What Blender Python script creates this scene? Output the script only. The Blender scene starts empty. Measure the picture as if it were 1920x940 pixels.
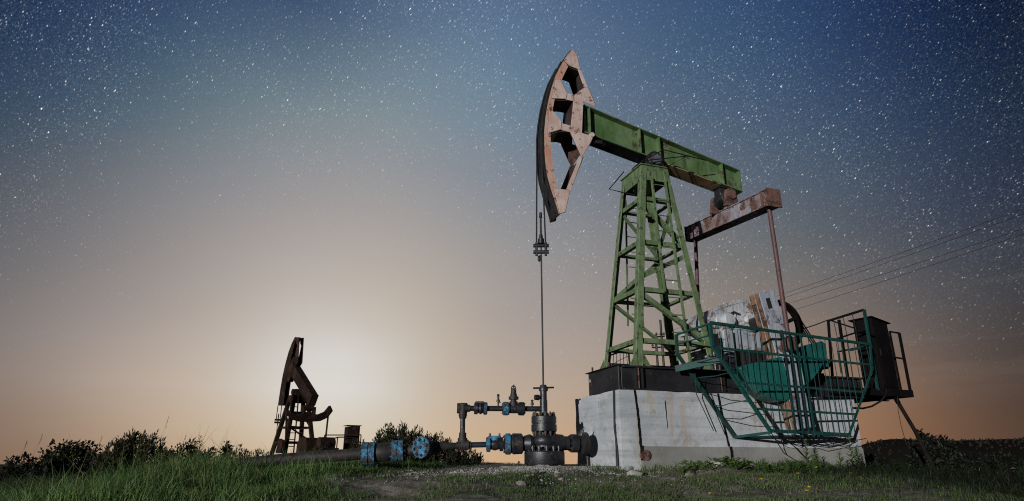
import bpy, math, random
import numpy as np
from mathutils import Vector, Matrix

random.seed(7)
rng = np.random.default_rng(11)
SC = bpy.context.scene
COL = SC.collection
PI = math.pi
R = math.radians

# ------------------------------------------------------------------ camera model (eye at the world origin, horizon level)
FPX = 1180.0
PITCH = math.atan(400 / FPX)
CP, SP = math.cos(PITCH), math.sin(PITCH)


def ray(u, v):
    x, y, z = (u - 960) / FPX, 1.0, (470 - v) / FPX
    return Vector((x, CP * y - SP * z, SP * y + CP * z))


def at(u, v, Y):
    r = ray(u, v)
    return r * (Y / r.y)


# frame of the big pumping unit: a along its length, b across, z up
TH = R(71.4)
EA = Vector((math.sin(TH), math.cos(TH), 0))
EB = Vector((-EA.y, EA.x, 0))
ORG = Vector((1.746, 10.5, 0))


class Frame:
    def __init__(s, o, ax):
        s.o, s.ax = Vector(o), Vector(ax).normalized()
        s.bx = Vector((-s.ax.y, s.ax.x, 0))
        s.rot = math.atan2(s.ax.y, s.ax.x)

    def w(s, p):
        return s.o + s.ax * p[0] + s.bx * p[1] + Vector((0, 0, p[2]))

    def l(s, p):
        d = Vector(p) - s.o
        return Vector((d.dot(s.ax), d.dot(s.bx), d.z))

    def onb(s, u, v, b):                       # where the ray meets the plane b = const
        r = ray(u, v)
        return s.l(r * ((b + s.o.dot(s.bx)) / r.dot(s.bx)))

    def hit(s, u, v, p0, d):                   # where it meets the upright plane through p0 along d (frame coords)
        P0 = s.w(p0)
        dw = s.ax * d[0] + s.bx * d[1]
        n = Vector((-dw.y, dw.x, 0))
        r = ray(u, v)
        return s.l(r * (P0.dot(n) / r.dot(n)))


FM = Frame(ORG, EA)
FW = Frame((0, 0, 0), (1, 0, 0))

# ------------------------------------------------------------------ node helpers / materials


def lin(c):
    return tuple((x / 12.92 if x <= .04045 else ((x + .055) / 1.055) ** 2.4) for x in c)


class NT:
    def __init__(s, tree):
        s.t = tree
        s.n, s.k = tree.nodes, tree.links

    def add(s, typ, **kw):
        x = s.n.new(typ)
        for a, b in kw.items():
            setattr(x, a, b)
        return x

    def put(s, sock, val):
        if hasattr(val, 'is_output'):
            s.k.new(val, sock)
        elif isinstance(val, (tuple, list, Vector)) and len(val) == 3 and sock.type == 'RGBA':
            sock.default_value = (*val, 1)
        else:
            sock.default_value = val

    def math(s, op, a, b=0.0, c=None, clamp=False):
        x = s.add('ShaderNodeMath', operation=op, use_clamp=clamp)
        s.put(x.inputs[0], a)
        s.put(x.inputs[1], b)
        if c is not None:
            s.put(x.inputs[2], c)
        return x.outputs[0]

    def noise(s, vec, scale, detail=4, rough=.55, dist=0.0):
        x = s.add('ShaderNodeTexNoise')
        s.put(x.inputs['Vector'], vec)
        x.inputs['Scale'].default_value = scale
        x.inputs['Detail'].default_value = detail
        x.inputs['Roughness'].default_value = rough
        x.inputs['Distortion'].default_value = dist
        return x.outputs[0]

    def step(s, v, lo, hi):
        x = s.add('ShaderNodeMapRange')
        x.interpolation_type = 'SMOOTHSTEP'
        s.put(x.inputs[0], v)
        x.inputs[1].default_value, x.inputs[2].default_value = lo, hi
        return x.outputs[0]

    def mix(s, f, a, b, mode='MIX'):
        x = s.add('ShaderNodeMix', data_type='RGBA', blend_type=mode)
        s.put(x.inputs[0], f)
        s.put(x.inputs[6], a)
        s.put(x.inputs[7], b)
        return x.outputs[2]

    def scaled(s, vec, sc, loc=(0, 0, 0), rot=(0, 0, 0)):
        x = s.add('ShaderNodeMapping')
        s.put(x.inputs[0], vec)
        x.inputs['Location'].default_value = loc
        x.inputs['Rotation'].default_value = rot
        x.inputs['Scale'].default_value = sc
        return x.outputs[0]


def new_mat(name):
    m = bpy.data.materials.new(name)
    m.use_nodes = True
    t = NT(m.node_tree)
    t.n.clear()
    out = t.add('ShaderNodeOutputMaterial')
    bs = t.add('ShaderNodeBsdfPrincipled')
    t.k.new(bs.outputs[0], out.inputs[0])
    geo = t.add('ShaderNodeNewGeometry')
    return m, t, bs, geo.outputs['Position']


def paint(name, c1, c2, rust=(.045, .028, .02), wear=.5, wscale=6, rough=.5, metal=0.0, bump=.15, dirt=.35,
          dirtc=(.02, .02, .018), spec=.4, streak=.0):
    """Weathered paint: two tones, worn rusty patches with chips, dirt."""
    m, t, bs, P = new_mat(name)
    n1 = t.noise(P, wscale * .55, 5, .6)
    c = t.mix(t.step(n1, .35, .66), c1, c2)
    n2 = t.noise(P, wscale, 8, .7, .3)
    n2b = t.noise(P, wscale * 7, 4, .65)
    w = t.math('ADD', t.math('MULTIPLY', n2, .75), t.math('MULTIPLY', n2b, .25))
    thr = .66 - .20 * wear
    wm = t.step(w, thr, thr + .035)
    r2 = t.mix(t.noise(P, 24, 3), tuple(x * .6 for x in rust), tuple(x * 1.7 for x in rust))
    n3 = t.noise(t.scaled(P, (1, 1, .22)), wscale * 1.7, 6, .65)
    dm = t.math('MULTIPLY', t.step(n3, .48, .72), dirt)
    c = t.mix(dm, c, dirtc)
    c = t.mix(wm, c, r2)
    if streak:
        n4 = t.noise(t.scaled(P, (9, 9, .7)), 2.2, 5, .6)
        c = t.mix(t.math('MULTIPLY', t.step(n4, .53, .68), streak), c, rust)
    t.put(bs.inputs['Base Color'], c)
    t.put(bs.inputs['Roughness'], t.math('ADD', t.math('MULTIPLY', wm, .25), t.math('ADD', rough - .1, t.math('MULTIPLY', n2b, .25))))
    bs.inputs['Metallic'].default_value = metal
    bs.inputs['Specular IOR Level'].default_value = spec
    b = t.add('ShaderNodeBump')
    b.inputs['Strength'].default_value = bump
    b.inputs['Distance'].default_value = .012
    h = t.math('SUBTRACT', t.math('MULTIPLY', n2b, .6), t.math('MULTIPLY', wm, .5))
    t.put(b.inputs['Height'], h)
    t.put(bs.inputs['Normal'], b.outputs[0])
    return m


def leafy(name, c1, c2, trans=.25, rough=.55):
    m, t, bs, P = new_mat(name)
    oi = t.noise(P, 3.0, 3)
    ob = t.noise(P, 27.0, 2)
    c = t.mix(t.step(t.math('ADD', t.math('MULTIPLY', oi, .5), t.math('MULTIPLY', ob, .5)), .38, .62), c1, c2)
    t.put(bs.inputs['Base Color'], c)
    bs.inputs['Roughness'].default_value = rough
    bs.inputs['Specular IOR Level'].default_value = .25
    tr = t.add('ShaderNodeBsdfTranslucent')
    t.put(tr.inputs[0], c)
    mx = t.add('ShaderNodeMixShader')
    mx.inputs[0].default_value = trans
    t.k.new(bs.outputs[0], mx.inputs[1])
    t.k.new(tr.outputs[0], mx.inputs[2])
    out = [n for n in t.n if n.type == 'OUTPUT_MATERIAL'][0]
    t.k.new(mx.outputs[0], out.inputs[0])
    return m


M = {}
M['green'] = paint('green_paint', (.088, .138, .058), (.135, .185, .095), rust=(.025, .022, .016), wear=.55, wscale=8, rough=.5, dirt=.55, dirtc=(.028, .042, .018), streak=.3)
M['green_beam'] = paint('beam_green_paint', (.058, .115, .038), (.115, .175, .085), wear=.5, wscale=3.4, rough=.45, dirt=.7, dirtc=(.026, .06, .016), streak=.12)
M['salmon'] = paint('salmon_paint', (.46, .335, .295), (.55, .45, .41), rust=(.14, .06, .04), wear=.55, wscale=6, rough=.55, dirt=.4, dirtc=(.33, .17, .12), streak=.2)
M['salmon_band'] = paint('orange_salmon_paint', (.46, .245, .17), (.47, .33, .27), rust=(.10, .04, .028), wear=.55, wscale=6, rough=.55, dirt=.45, dirtc=(.26, .10, .06), streak=.15)
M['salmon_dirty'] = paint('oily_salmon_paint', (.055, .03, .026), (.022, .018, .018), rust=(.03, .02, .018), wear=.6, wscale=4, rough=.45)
M['oil'] = paint('oil_blackened_steel', (.010, .010, .011), (.024, .023, .024), rust=(.05, .03, .022), wear=.4, wscale=5, rough=.36, bump=.3, dirt=.3, dirtc=(.005, .005, .005), spec=.45)
M['frame_black'] = paint('black_base_steel', (.0085, .0085, .010), (.019, .019, .022), rust=(.035, .022, .016), wear=.35, wscale=4, rough=.5, bump=.3, dirt=.4, dirtc=(.005, .005, .005))
M['rust'] = paint('rusty_steel', (.10, .05, .038), (.15, .08, .062), rust=(.035, .02, .017), wear=.75, wscale=6, rough=.75, bump=.4, dirt=.55)
M['rust_blue'] = paint('rusty_steel_with_pale_paint', (.17, .105, .09), (.29, .28, .32), rust=(.085, .042, .03), wear=.75, wscale=3.6, rough=.75, bump=.4, dirt=.45, dirtc=(.035, .022, .018))
M['pink_rod'] = paint('dusty_pink_paint', (.085, .04, .042), (.11, .052, .055), rust=(.05, .026, .022), wear=.5, wscale=7, rough=.55, dirt=.45)
M['brown_oil'] = paint('oil_stained_bottom_flange', (.42, .29, .18), (.24, .15, .085), rust=(.03, .022, .016), wear=.62, wscale=3.2, rough=.6, dirt=.55, dirtc=(.05, .03, .02))
M['greyblue'] = paint('peeling_grey_blue_paint', (.24, .27, .33), (.34, .365, .40), rust=(.085, .05, .034), wear=.55, wscale=4.2, rough=.6, dirt=.6, dirtc=(.06, .048, .04), streak=.55)
M['gear'] = paint('pale_blue_housing_paint', (.25, .28, .32), (.41, .43, .45), rust=(.14, .09, .06), wear=.7, wscale=3, rough=.45, dirt=.6, dirtc=(.10, .085, .07), streak=.45)
M['orange'] = paint('orange_primer', (.20, .10, .05), (.25, .145, .085), rust=(.04, .025, .018), wear=.75, wscale=4, rough=.65, dirt=.6, dirtc=(.04, .025, .018))
M['teal'] = paint('teal_paint', (.0045, .045, .040), (.007, .068, .060), rust=(.03, .025, .02), wear=.5, wscale=8, rough=.45, dirt=.45, dirtc=(.006, .035, .03))
M['teal_weight'] = paint('teal_weight_paint', (.007, .085, .075), (.012, .115, .10), rust=(.03, .025, .02), wear=.4, wscale=6, rough=.4, dirt=.4, dirtc=(.006, .04, .035))
M['teal_dark'] = paint('dark_teal_paint', (.004, .033, .030), (.006, .048, .044), rust=(.025, .02, .016), wear=.5, wscale=8, rough=.5, dirt=.5)
M['iron'] = paint('dark_cast_iron', (.011, .012, .016), (.026, .028, .034), rust=(.060, .032, .022), wear=.42, wscale=9, rough=.36, metal=.1, bump=.5, dirt=.4, dirtc=(.006, .006, .007), spec=.5)
M['iron_rust'] = paint('rusting_bolts', (.05, .028, .02), (.022, .019, .018), rust=(.09, .042, .025), wear=.6, wscale=14, rough=.55, bump=.4)
M['blue'] = paint('chipped_blue_paint', (.014, .15, .30), (.03, .23, .40), rust=(.034, .028, .025), wear=.93, wscale=11, rough=.5, bump=.5, dirt=.6, dirtc=(.016, .03, .05))
M['pipe'] = paint('old_tarred_pipe', (.014, .0135, .014), (.034, .030, .028), rust=(.05, .036, .028), wear=.5, wscale=8, rough=.55, bump=.6, dirt=.6, dirtc=(.008, .008, .008))
M['dark_rust'] = paint('dark_rusted_sheet', (.003, .0026, .0026), (.0048, .0038, .0036), rust=(.010, .0055, .0045), wear=.5, wscale=4, rough=.8, bump=.3, spec=.1, dirtc=(.003, .003, .003))
M['far_rust'] = paint('far_unit_rust', (.013, .0078, .006), (.026, .0145, .0105), rust=(.042, .022, .015), wear=.6, wscale=2.2, rough=.8, spec=.1, dirt=.6, dirtc=(.004, .003, .003))
M['rope'] = paint('steel_rope', (.014, .0135, .014), (.025, .024, .024), rust=(.05, .032, .025), wear=.4, wscale=40, rough=.5)
M['wood'] = paint('weathered_pole_wood', (.014, .011, .010), (.028, .021, .018), rust=(.02, .014, .012), wear=.5, wscale=8, rough=.9, spec=.08, dirtc=(.006, .005, .005))
M['cable'] = paint('black_cable', (.007, .007, .007), (.012, .012, .012), wear=.1, rough=.5, dirtc=(.005, .005, .005), spec=.25)
M['seam'] = paint('tar_filled_crack', (.005, .005, .005), (.010, .0095, .009), wear=.2, rough=.9, spec=.1, dirtc=(.004, .004, .004))
M['bark'] = paint('dark_bark', (.02, .015, .011), (.035, .025, .018), wear=.2, rough=.9)
M['bush_dark'] = leafy('dark_bush_leaves', (.008, .011, .005), (.018, .022, .008))
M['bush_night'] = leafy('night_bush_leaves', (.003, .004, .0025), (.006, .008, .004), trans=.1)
M['drum_face'] = paint('worn_drum_face', (.07, .085, .11), (.11, .125, .15), rust=(.06, .035, .025), wear=.6, wscale=9, rough=.5, dirt=.5)
M['bush_olive'] = leafy('olive_bush_leaves', (.020, .022, .008), (.042, .042, .016), trans=.3)
M['weed'] = leafy('weed_leaves', (.055, .105, .026), (.095, .15, .045), trans=.3)
M['weed_dark'] = leafy('dark_weed_leaves', (.010, .018, .006), (.022, .034, .012), trans=.2)
M['petal'] = leafy('yellow_petals', (.75, .48, .02), (.8, .55, .04), trans=.2)
M['forest'] = leafy('far_forest', (.020, .018, .015), (.026, .023, .019), trans=0, rough=1.0)
[n for n in M['forest'].node_tree.nodes if n.type == 'BSDF_PRINCIPLED'][0].inputs['Specular IOR Level'].default_value = 0


def concrete_mat(name='whitewashed_concrete', bare=False):
    m, t, bs, P = new_mat(name)
    tc = t.add('ShaderNodeTexCoord').outputs['Object']
    n1 = t.noise(tc, 1.6, 6, .6)
    c = t.mix(t.step(n1, .35, .65), (.335, .355, .375), (.445, .46, .475))
    # formwork lifts: faint horizontal bands
    bands = t.noise(t.scaled(tc, (.25, .25, 7)), 1.0, 5, .6)
    c = t.mix(t.math('MULTIPLY', t.step(bands, .48, .64), .55), c, (.25, .27, .295))
    # fawn drips from the top
    dr = t.noise(t.scaled(tc, (5, 5, .5)), 1.3, 4, .6)
    c = t.mix(t.math('MULTIPLY', t.step(dr, .52, .68), .6), c, (.34, .285, .22))
    # bare lower footing
    sep = t.add('ShaderNodeSeparateXYZ')
    t.put(sep.inputs[0], tc)
    if bare:
        c = t.mix(t.math('MULTIPLY', t.step(n1, .3, .6), .7), (.17, .17, .16), (.27, .265, .245))
    # oil spatter, denser on the well side (small a)
    sp = t.noise(t.scaled(tc, (1, 1, .75)), 24, 8, .8)
    near = t.step(sep.outputs[0], -1.7, -2.65)
    big = t.step(t.noise(t.scaled(tc, (1, 1, .6)), 2.4, 5, .65), .45, .72)
    thr = t.math('SUBTRACT', .69, t.math('MULTIPLY', t.math('MULTIPLY', near, t.math('ADD', .35, big)), .125))
    spm = t.step(t.math('SUBTRACT', sp, thr), 0, .02)
    c = t.mix(spm, c, (.035, .034, .033))
    st2 = t.noise(tc, 3.3, 7, .68, .4)
    c = t.mix(t.math('MULTIPLY', t.step(st2, .50, .68), .6), c, (.21, .205, .195))
    hl = t.noise(t.scaled(tc, (1.2, 1.2, 30)), 1.6, 4, .6)
    c = t.mix(t.math('MULTIPLY', t.step(hl, .64, .68), .45), c, (.12, .115, .11))
    t.put(bs.inputs['Base Color'], c)
    bs.inputs['Roughness'].default_value = .9
    bs.inputs['Specular IOR Level'].default_value = .2
    b = t.add('ShaderNodeBump')
    b.inputs['Strength'].default_value = .55
    b.inputs['Distance'].default_value = .02
    hh = t.math('ADD', t.math('MULTIPLY', t.noise(tc, 9, 8, .7), .7), t.math('MULTIPLY', t.noise(tc, 60, 3), .3))
    t.put(b.inputs['Height'], hh)
    t.put(bs.inputs['Normal'], b.outputs[0])
    return m


M['concrete'] = concrete_mat()
M['concrete_bare'] = concrete_mat('bare_footing_concrete', True)


def ground_mat():
    m, t, bs, P = new_mat('soil_with_thin_grass')
    n1 = t.noise(P, .9, 6, .6)
    n2 = t.noise(P, 7, 7, .7)
    c = t.mix(t.step(n2, .35, .7), (.13, .112, .092), (.32, .285, .235))
    c = t.mix(t.math('MULTIPLY', t.step(n1, .46, .62), .6), c, (.040, .048, .020))
    n3 = t.noise(P, 22, 4, .6)
    c = t.mix(t.math('MULTIPLY', t.step(n3, .62, .7), .6), c, (.22, .21, .19))
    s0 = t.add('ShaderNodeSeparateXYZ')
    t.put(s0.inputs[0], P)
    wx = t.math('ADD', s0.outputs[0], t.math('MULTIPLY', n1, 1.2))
    c = t.mix(t.math('MULTIPLY', t.step(wx, 3.4, 6.2), .9), c, (.030, .028, .020))  # soil darkened to the right, the light fall-off put into its colour
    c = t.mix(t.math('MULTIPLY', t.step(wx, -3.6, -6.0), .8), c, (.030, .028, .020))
    c = t.mix(t.step(t.math('ADD', s0.outputs[1], t.math('MULTIPLY', n2, 4)), 15, 21), c, t.mix(t.step(t.noise(P, .12, 6, .6), .4, .6), (.010, .014, .006), (.026, .028, .013)))
    sx = t.add('ShaderNodeSeparateXYZ')
    t.put(sx.inputs[0], P)
    ex = t.math('DIVIDE', t.math('SUBTRACT', sx.outputs[0], .35), 1.75)
    ey = t.math('DIVIDE', t.math('SUBTRACT', sx.outputs[1], 10.45), .55)
    rr = t.math('ADD', t.math('MULTIPLY', ex, ex), t.math('MULTIPLY', ey, ey))
    n5 = t.noise(P, 5.5, 7, .7)
    chalk = t.math('MULTIPLY', t.step(rr, 1.15, .25), t.step(n5, .42, .56))
    c = t.mix(t.math('MULTIPLY', chalk, .8), c, (.36, .34, .315))
    t.put(bs.inputs['Base Color'], c)
    bs.inputs['Roughness'].default_value = .95
    bs.inputs['Specular IOR Level'].default_value = .1
    b = t.add('ShaderNodeBump')
    b.inputs['Strength'].default_value = .8
    b.inputs['Distance'].default_value = .05
    t.put(b.inputs['Height'], n2)
    t.put(bs.inputs['Normal'], b.outputs[0])
    return m


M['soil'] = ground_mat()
M['rubble'] = paint('chalky_rubble', (.13, .12, .11), (.22, .21, .195), rust=(.10, .085, .07), wear=.5, wscale=9, rough=.95, bump=.7, dirt=.5, dirtc=(.07, .06, .05))
M['rubble_pale'] = paint('pale_lime_rubble', (.25, .24, .225), (.40, .39, .37), rust=(.10, .085, .07), wear=.6, wscale=9, rough=.95, bump=.7, dirt=.4, dirtc=(.12, .10, .085))


def grass_mat():
    m, t, bs, P = new_mat('grass_blades')
    a = t.add('ShaderNodeAttribute', attribute_name='tint')
    t.put(bs.inputs['Base Color'], a.outputs['Color'])
    bs.inputs['Roughness'].default_value = .55
    bs.inputs['Specular IOR Level'].default_value = .25
    tr = t.add('ShaderNodeBsdfTranslucent')
    t.put(tr.inputs[0], a.outputs['Color'])
    mx = t.add('ShaderNodeMixShader')
    mx.inputs[0].default_value = .3
    t.k.new(bs.outputs[0], mx.inputs[1])
    t.k.new(tr.outputs[0], mx.inputs[2])
    out = [n for n in t.n if n.type == 'OUTPUT_MATERIAL'][0]
    t.k.new(mx.outputs[0], out.inputs[0])
    return m


M['grass'] = grass_mat()

# ------------------------------------------------------------------ mesh builder


class MB:
    def __init__(s):
        s.v, s.f, s.sm = [], [], []

    def face(s, idx, smooth=False):
        s.f.append(tuple(idx))
        s.sm.append(smooth)

    def hexa(s, pts):                          # 8 points: bottom ring, top ring
        n = len(s.v)
        s.v += [Vector(p) for p in pts]
        for q in ((3, 2, 1, 0), (4, 5, 6, 7), (0, 1, 5, 4), (1, 2, 6, 5), (2, 3, 7, 6), (3, 0, 4, 7)):
            s.face([n + i for i in q])
        return s

    def box(s, lo, hi):
        x0, y0, z0 = lo
        x1, y1, z1 = hi
        return s.hexa([(x0, y0, z0), (x1, y0, z0), (x1, y1, z0), (x0, y1, z0), (x0, y0, z1), (x1, y0, z1), (x1, y1, z1), (x0, y1, z1)])

    def bar(s, p, q, w, h, side=(0, 1, 0)):    # box bar from p to q; w along `side`, h across
        p, q = Vector(p), Vector(q)
        d = (q - p).normalized()
        a = Vector(side)
        a = (a - d * a.dot(d)).normalized()
        b = d.cross(a)
        a, b = a * w / 2, b * h / 2
        return s.hexa([p - a - b, p + a - b, p + a + b, p - a + b, q - a - b, q + a - b, q + a + b, q - a + b])

    def angle(s, p, q, w, th, sa, sb):         # L-section bar: two flanges from the corner line along sa and sb
        p, q = Vector(p), Vector(q)
        sa, sb = Vector(sa), Vector(sb)
        for A, B in ((sa * w, sb * th), (sa * th, sb * w)):
            o = Vector((0, 0, 0))
            if A.length < B.length:
                o = sb * th
                B = sb * (w - th)
            r = [o, o + A, o + A + B, o + B]
            s.hexa([p + x for x in r] + [q + x for x in r])
        return s

    def tube(s, pts, r, seg=8, cap=True, r1=None):
        pts = [Vector(p) for p in pts]
        n = len(pts)
        rings = []
        up = Vector((.13, .21, .97))
        prev = None
        for i, p in enumerate(pts):
            d = (pts[min(i + 1, n - 1)] - pts[max(i - 1, 0)]).normalized()
            a = prev if prev is not None else d.cross(up if abs(d.dot(up)) < .95 else Vector((1, 0, 0)))
            a = (a - d * a.dot(d)).normalized()
            prev = a
            b = d.cross(a)
            rr = r if r1 is None else r + (r1 - r) * i / max(1, n - 1)
            base = len(s.v)
            for k in range(seg):
                t = 2 * PI * k / seg
                s.v.append(p + a * (rr * math.cos(t)) + b * (rr * math.sin(t)))
            rings.append(base)
        for i in range(n - 1):
            for k in range(seg):
                k2 = (k + 1) % seg
                s.face((rings[i] + k, rings[i] + k2, rings[i + 1] + k2, rings[i + 1] + k), True)
        if cap:
            s.face([rings[0] + k for k in range(seg)][::-1])
            s.face([rings[-1] + k for k in range(seg)])
        return s

    def lathe(s, p, q, prof, seg=24):          # prof: list of (t 0..1 along p->q, radius)
        p, q = Vector(p), Vector(q)
        d = (q - p)
        dn = d.normalized()
        a = dn.cross(Vector((.1, .2, 1)) if abs(dn.z) < .9 else Vector((1, .1, 0))).normalized()
        b = dn.cross(a)
        rings = []
        for t, r in prof:
            base = len(s.v)
            for k in range(seg):
                an = 2 * PI * k / seg
                s.v.append(p + d * t + a * (r * math.cos(an)) + b * (r * math.sin(an)))
            rings.append(base)
        for i in range(len(prof) - 1):
            for k in range(seg):
                k2 = (k + 1) % seg
                s.face((rings[i] + k, rings[i] + k2, rings[i + 1] + k2, rings[i + 1] + k), seg > 8)
        s.face([rings[0] + k for k in range(seg)][::-1])
        s.face([rings[-1] + k for k in range(seg)])
        return s

    def prism(s, poly, off):                   # planar polygon (3-D points) extruded by vector off
        n = len(s.v)
        k = len(poly)
        off = Vector(off)
        s.v += [Vector(p) for p in poly] + [Vector(p) + off for p in poly]
        s.face(list(range(n, n + k))[::-1])
        s.face(list(range(n + k, n + 2 * k)))
        for i in range(k):
            j = (i + 1) % k
            s.face((n + i, n + j, n + k + j, n + k + i))
        return s

    def mesh(s, name, mat, org=(0, 0, 0)):
        me = bpy.data.meshes.new(name)
        o = Vector(org)
        me.from_pydata([tuple(v - o) for v in s.v], [], s.f)
        me.polygons.foreach_set('use_smooth', s.sm)
        mats = mat if isinstance(mat, list) else [mat]
        for x in mats:
            me.materials.append(x)
        me.validate()
        import bmesh
        bm = bmesh.new()
        bm.from_mesh(me)
        bmesh.ops.recalc_face_normals(bm, faces=bm.faces)
        bm.to_mesh(me)
        bm.free()
        if any(s.sm):
            try:
                me.set_sharp_from_angle(angle=R(40))
            except Exception:
                pass
        me.update()
        return me

    def build(s, name, mat, parent=None, org=None, bevel=0.0):
        """org: the point of the frame that the parent (or the object itself) sits at."""
        root = parent
        while root is not None and root.parent is not None:
            root = root.parent
        if org is None:
            org = root['_o'] if root is not None and '_o' in root else (0, 0, 0)
        ob = bpy.data.objects.new(name, s.mesh(name, M[mat] if isinstance(mat, str) else mat, org))
        COL.objects.link(ob)
        if parent is not None:
            ob.parent = parent
        if bevel:
            bv = ob.modifiers.new('bevel', 'BEVEL')
            bv.width = bevel
            bv.segments = 1
            bv.limit_method = 'ANGLE'
            bv.angle_limit = R(50)
        return ob


def tag(o, label, cat, group=None, kind=None):
    if label:
        o['label'] = label
    if cat:
        o['category'] = cat
    if group:
        o['group'] = group
    if kind:
        o['kind'] = kind
    return o


def thing(name, fr, p, label, cat, group=None):
    o = bpy.data.objects.new(name, None)
    o.empty_display_size = .2
    COL.objects.link(o)
    o.location = fr.w(p)
    o.rotation_euler = (0, 0, fr.rot)
    o['_o'] = tuple(p)
    return tag(o, label, cat, group)


def place(ob, fr, p):                          # a one-mesh thing built with org=p
    ob.location = fr.w(p)
    ob.rotation_euler = (0, 0, fr.rot)
    return ob


def copy_tree(o, parent=None):
    c = o.copy()
    COL.objects.link(c)
    c.parent = parent
    for ch in list(o.children):
        copy_tree(ch, c)
    return c


V = Vector

# ------------------------------------------------------------------ camera
cam = bpy.data.cameras.new('camera')
cam.sensor_width = 36
cam.lens = FPX / 1920 * 36
cam.clip_end = 20000
co = bpy.data.objects.new('camera', cam)
co.rotation_euler = (PI / 2 + PITCH, 0, 0)
COL.objects.link(co)
SC.camera = co
SC.render.resolution_x, SC.render.resolution_y = 1024, 501
SC.view_settings.view_transform = 'Standard'
SC.view_settings.look = 'None'
SC.view_settings.exposure = 0
SC.view_settings.gamma = 1
SC.cycles.use_denoising = False
SC.cycles.filter_width = 1.1
SC.cycles.max_bounces = 6
SC.cycles.transparent_max_bounces = 4

# ------------------------------------------------------------------ light: low torch-like sun from behind the camera's left
SUN_AZ, SUN_EL = R(32), R(6.0)                 # travel direction's azimuth; elevation
sun = bpy.data.lights.new('sun', 'SUN')
sun.energy = 3.5
sun.angle = R(.5)
sun.color = (1.0, .985, .965)
so = bpy.data.objects.new('sun', sun)
dvec = V((math.sin(SUN_AZ) * math.cos(SUN_EL), math.cos(SUN_AZ) * math.cos(SUN_EL), -math.sin(SUN_EL)))
so.rotation_euler = dvec.to_track_quat('-Z', 'Y').to_euler()
so.location = (-6, -14, 6)
COL.objects.link(so)

# ------------------------------------------------------------------ sky: dusk gradient over azimuth and elevation (u, v, sRGB read off the photo)
GLOW = ray(640, 735).normalized()
SKY = [
    (10, 20, 37, 55, 82), (300, 20, 54, 75, 105), (600, 20, 67, 87, 115), (900, 20, 90, 112, 141), (1100, 20, 79, 101, 133), (1300, 20, 61, 85, 119), (1500, 20, 44, 68, 105), (1700, 20, 27, 45, 79), (1900, 20, 17, 29, 53),
    (0, 155, 49, 69, 92), (150, 155, 59, 79, 103), (300, 155, 79, 101, 115), (500, 155, 102, 121, 132), (700, 155, 114, 133, 143), (950, 155, 105, 130, 149), (1300, 150, 71, 95, 119), (1600, 150, 47, 67, 97), (1900, 150, 27, 41, 63),
    (0, 305, 77, 86, 97), (200, 305, 104, 110, 118), (400, 305, 127, 131, 138), (600, 305, 144, 145, 149), (800, 305, 140, 144, 151), (980, 305, 122, 132, 145), (1300, 250, 88, 102, 122), (1600, 300, 68, 82, 102), (1900, 300, 40, 50, 72),
    (0, 455, 104, 104, 108), (200, 455, 130, 127, 129), (400, 455, 157, 151, 148), (600, 455, 173, 165, 160), (800, 455, 168, 162, 157), (980, 455, 148, 147, 148), (1250, 450, 125, 124, 125), (1480, 410, 92, 100, 108), (1700, 410, 68, 76, 90), (1900, 400, 48, 55, 70),
    (0, 615, 131, 123, 120), (200, 615, 158, 147, 141), (400, 615, 182, 170, 160), (600, 615, 203, 197, 190), (700, 615, 200, 192, 182), (800, 615, 191, 179, 166), (980, 615, 167, 156, 150), (1100, 600, 162, 152, 146), (1250, 620, 150, 138, 130), (1500, 500, 110, 108, 108), (1700, 500, 85, 85, 90), (1900, 500, 62, 65, 72), (1750, 600, 92, 86, 86), (1900, 600, 69, 65, 66),
    (0, 735, 144, 128, 118), (200, 735, 178, 161, 147), (400, 735, 199, 184, 168), (500, 735, 211, 205, 196), (640, 735, 222, 221, 217), (560, 690, 216, 212, 206), (680, 680, 216, 213, 208), (720, 735, 209, 204, 196), (600, 780, 216, 210, 196), (800, 735, 199, 185, 168), (980, 735, 185, 167, 150), (1060, 700, 178, 162, 148), (1750, 700, 112, 94, 84), (1900, 700, 78, 65, 59), (1750, 740, 118, 92, 76),
    (40, 830, 138, 113, 94), (300, 810, 187, 164, 140), (450, 830, 202, 179, 151), (640, 820, 212, 199, 178), (860, 800, 201, 178, 152), (950, 850, 203, 170, 136), (1350, 830, 176, 140, 110), (1650, 800, 143, 107, 82), (1850, 800, 95, 73, 60),
]


def azel(d):
    return math.degrees(math.atan2(d.x, d.y)), math.degrees(math.asin(max(-1, min(1, d.z))))


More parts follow.
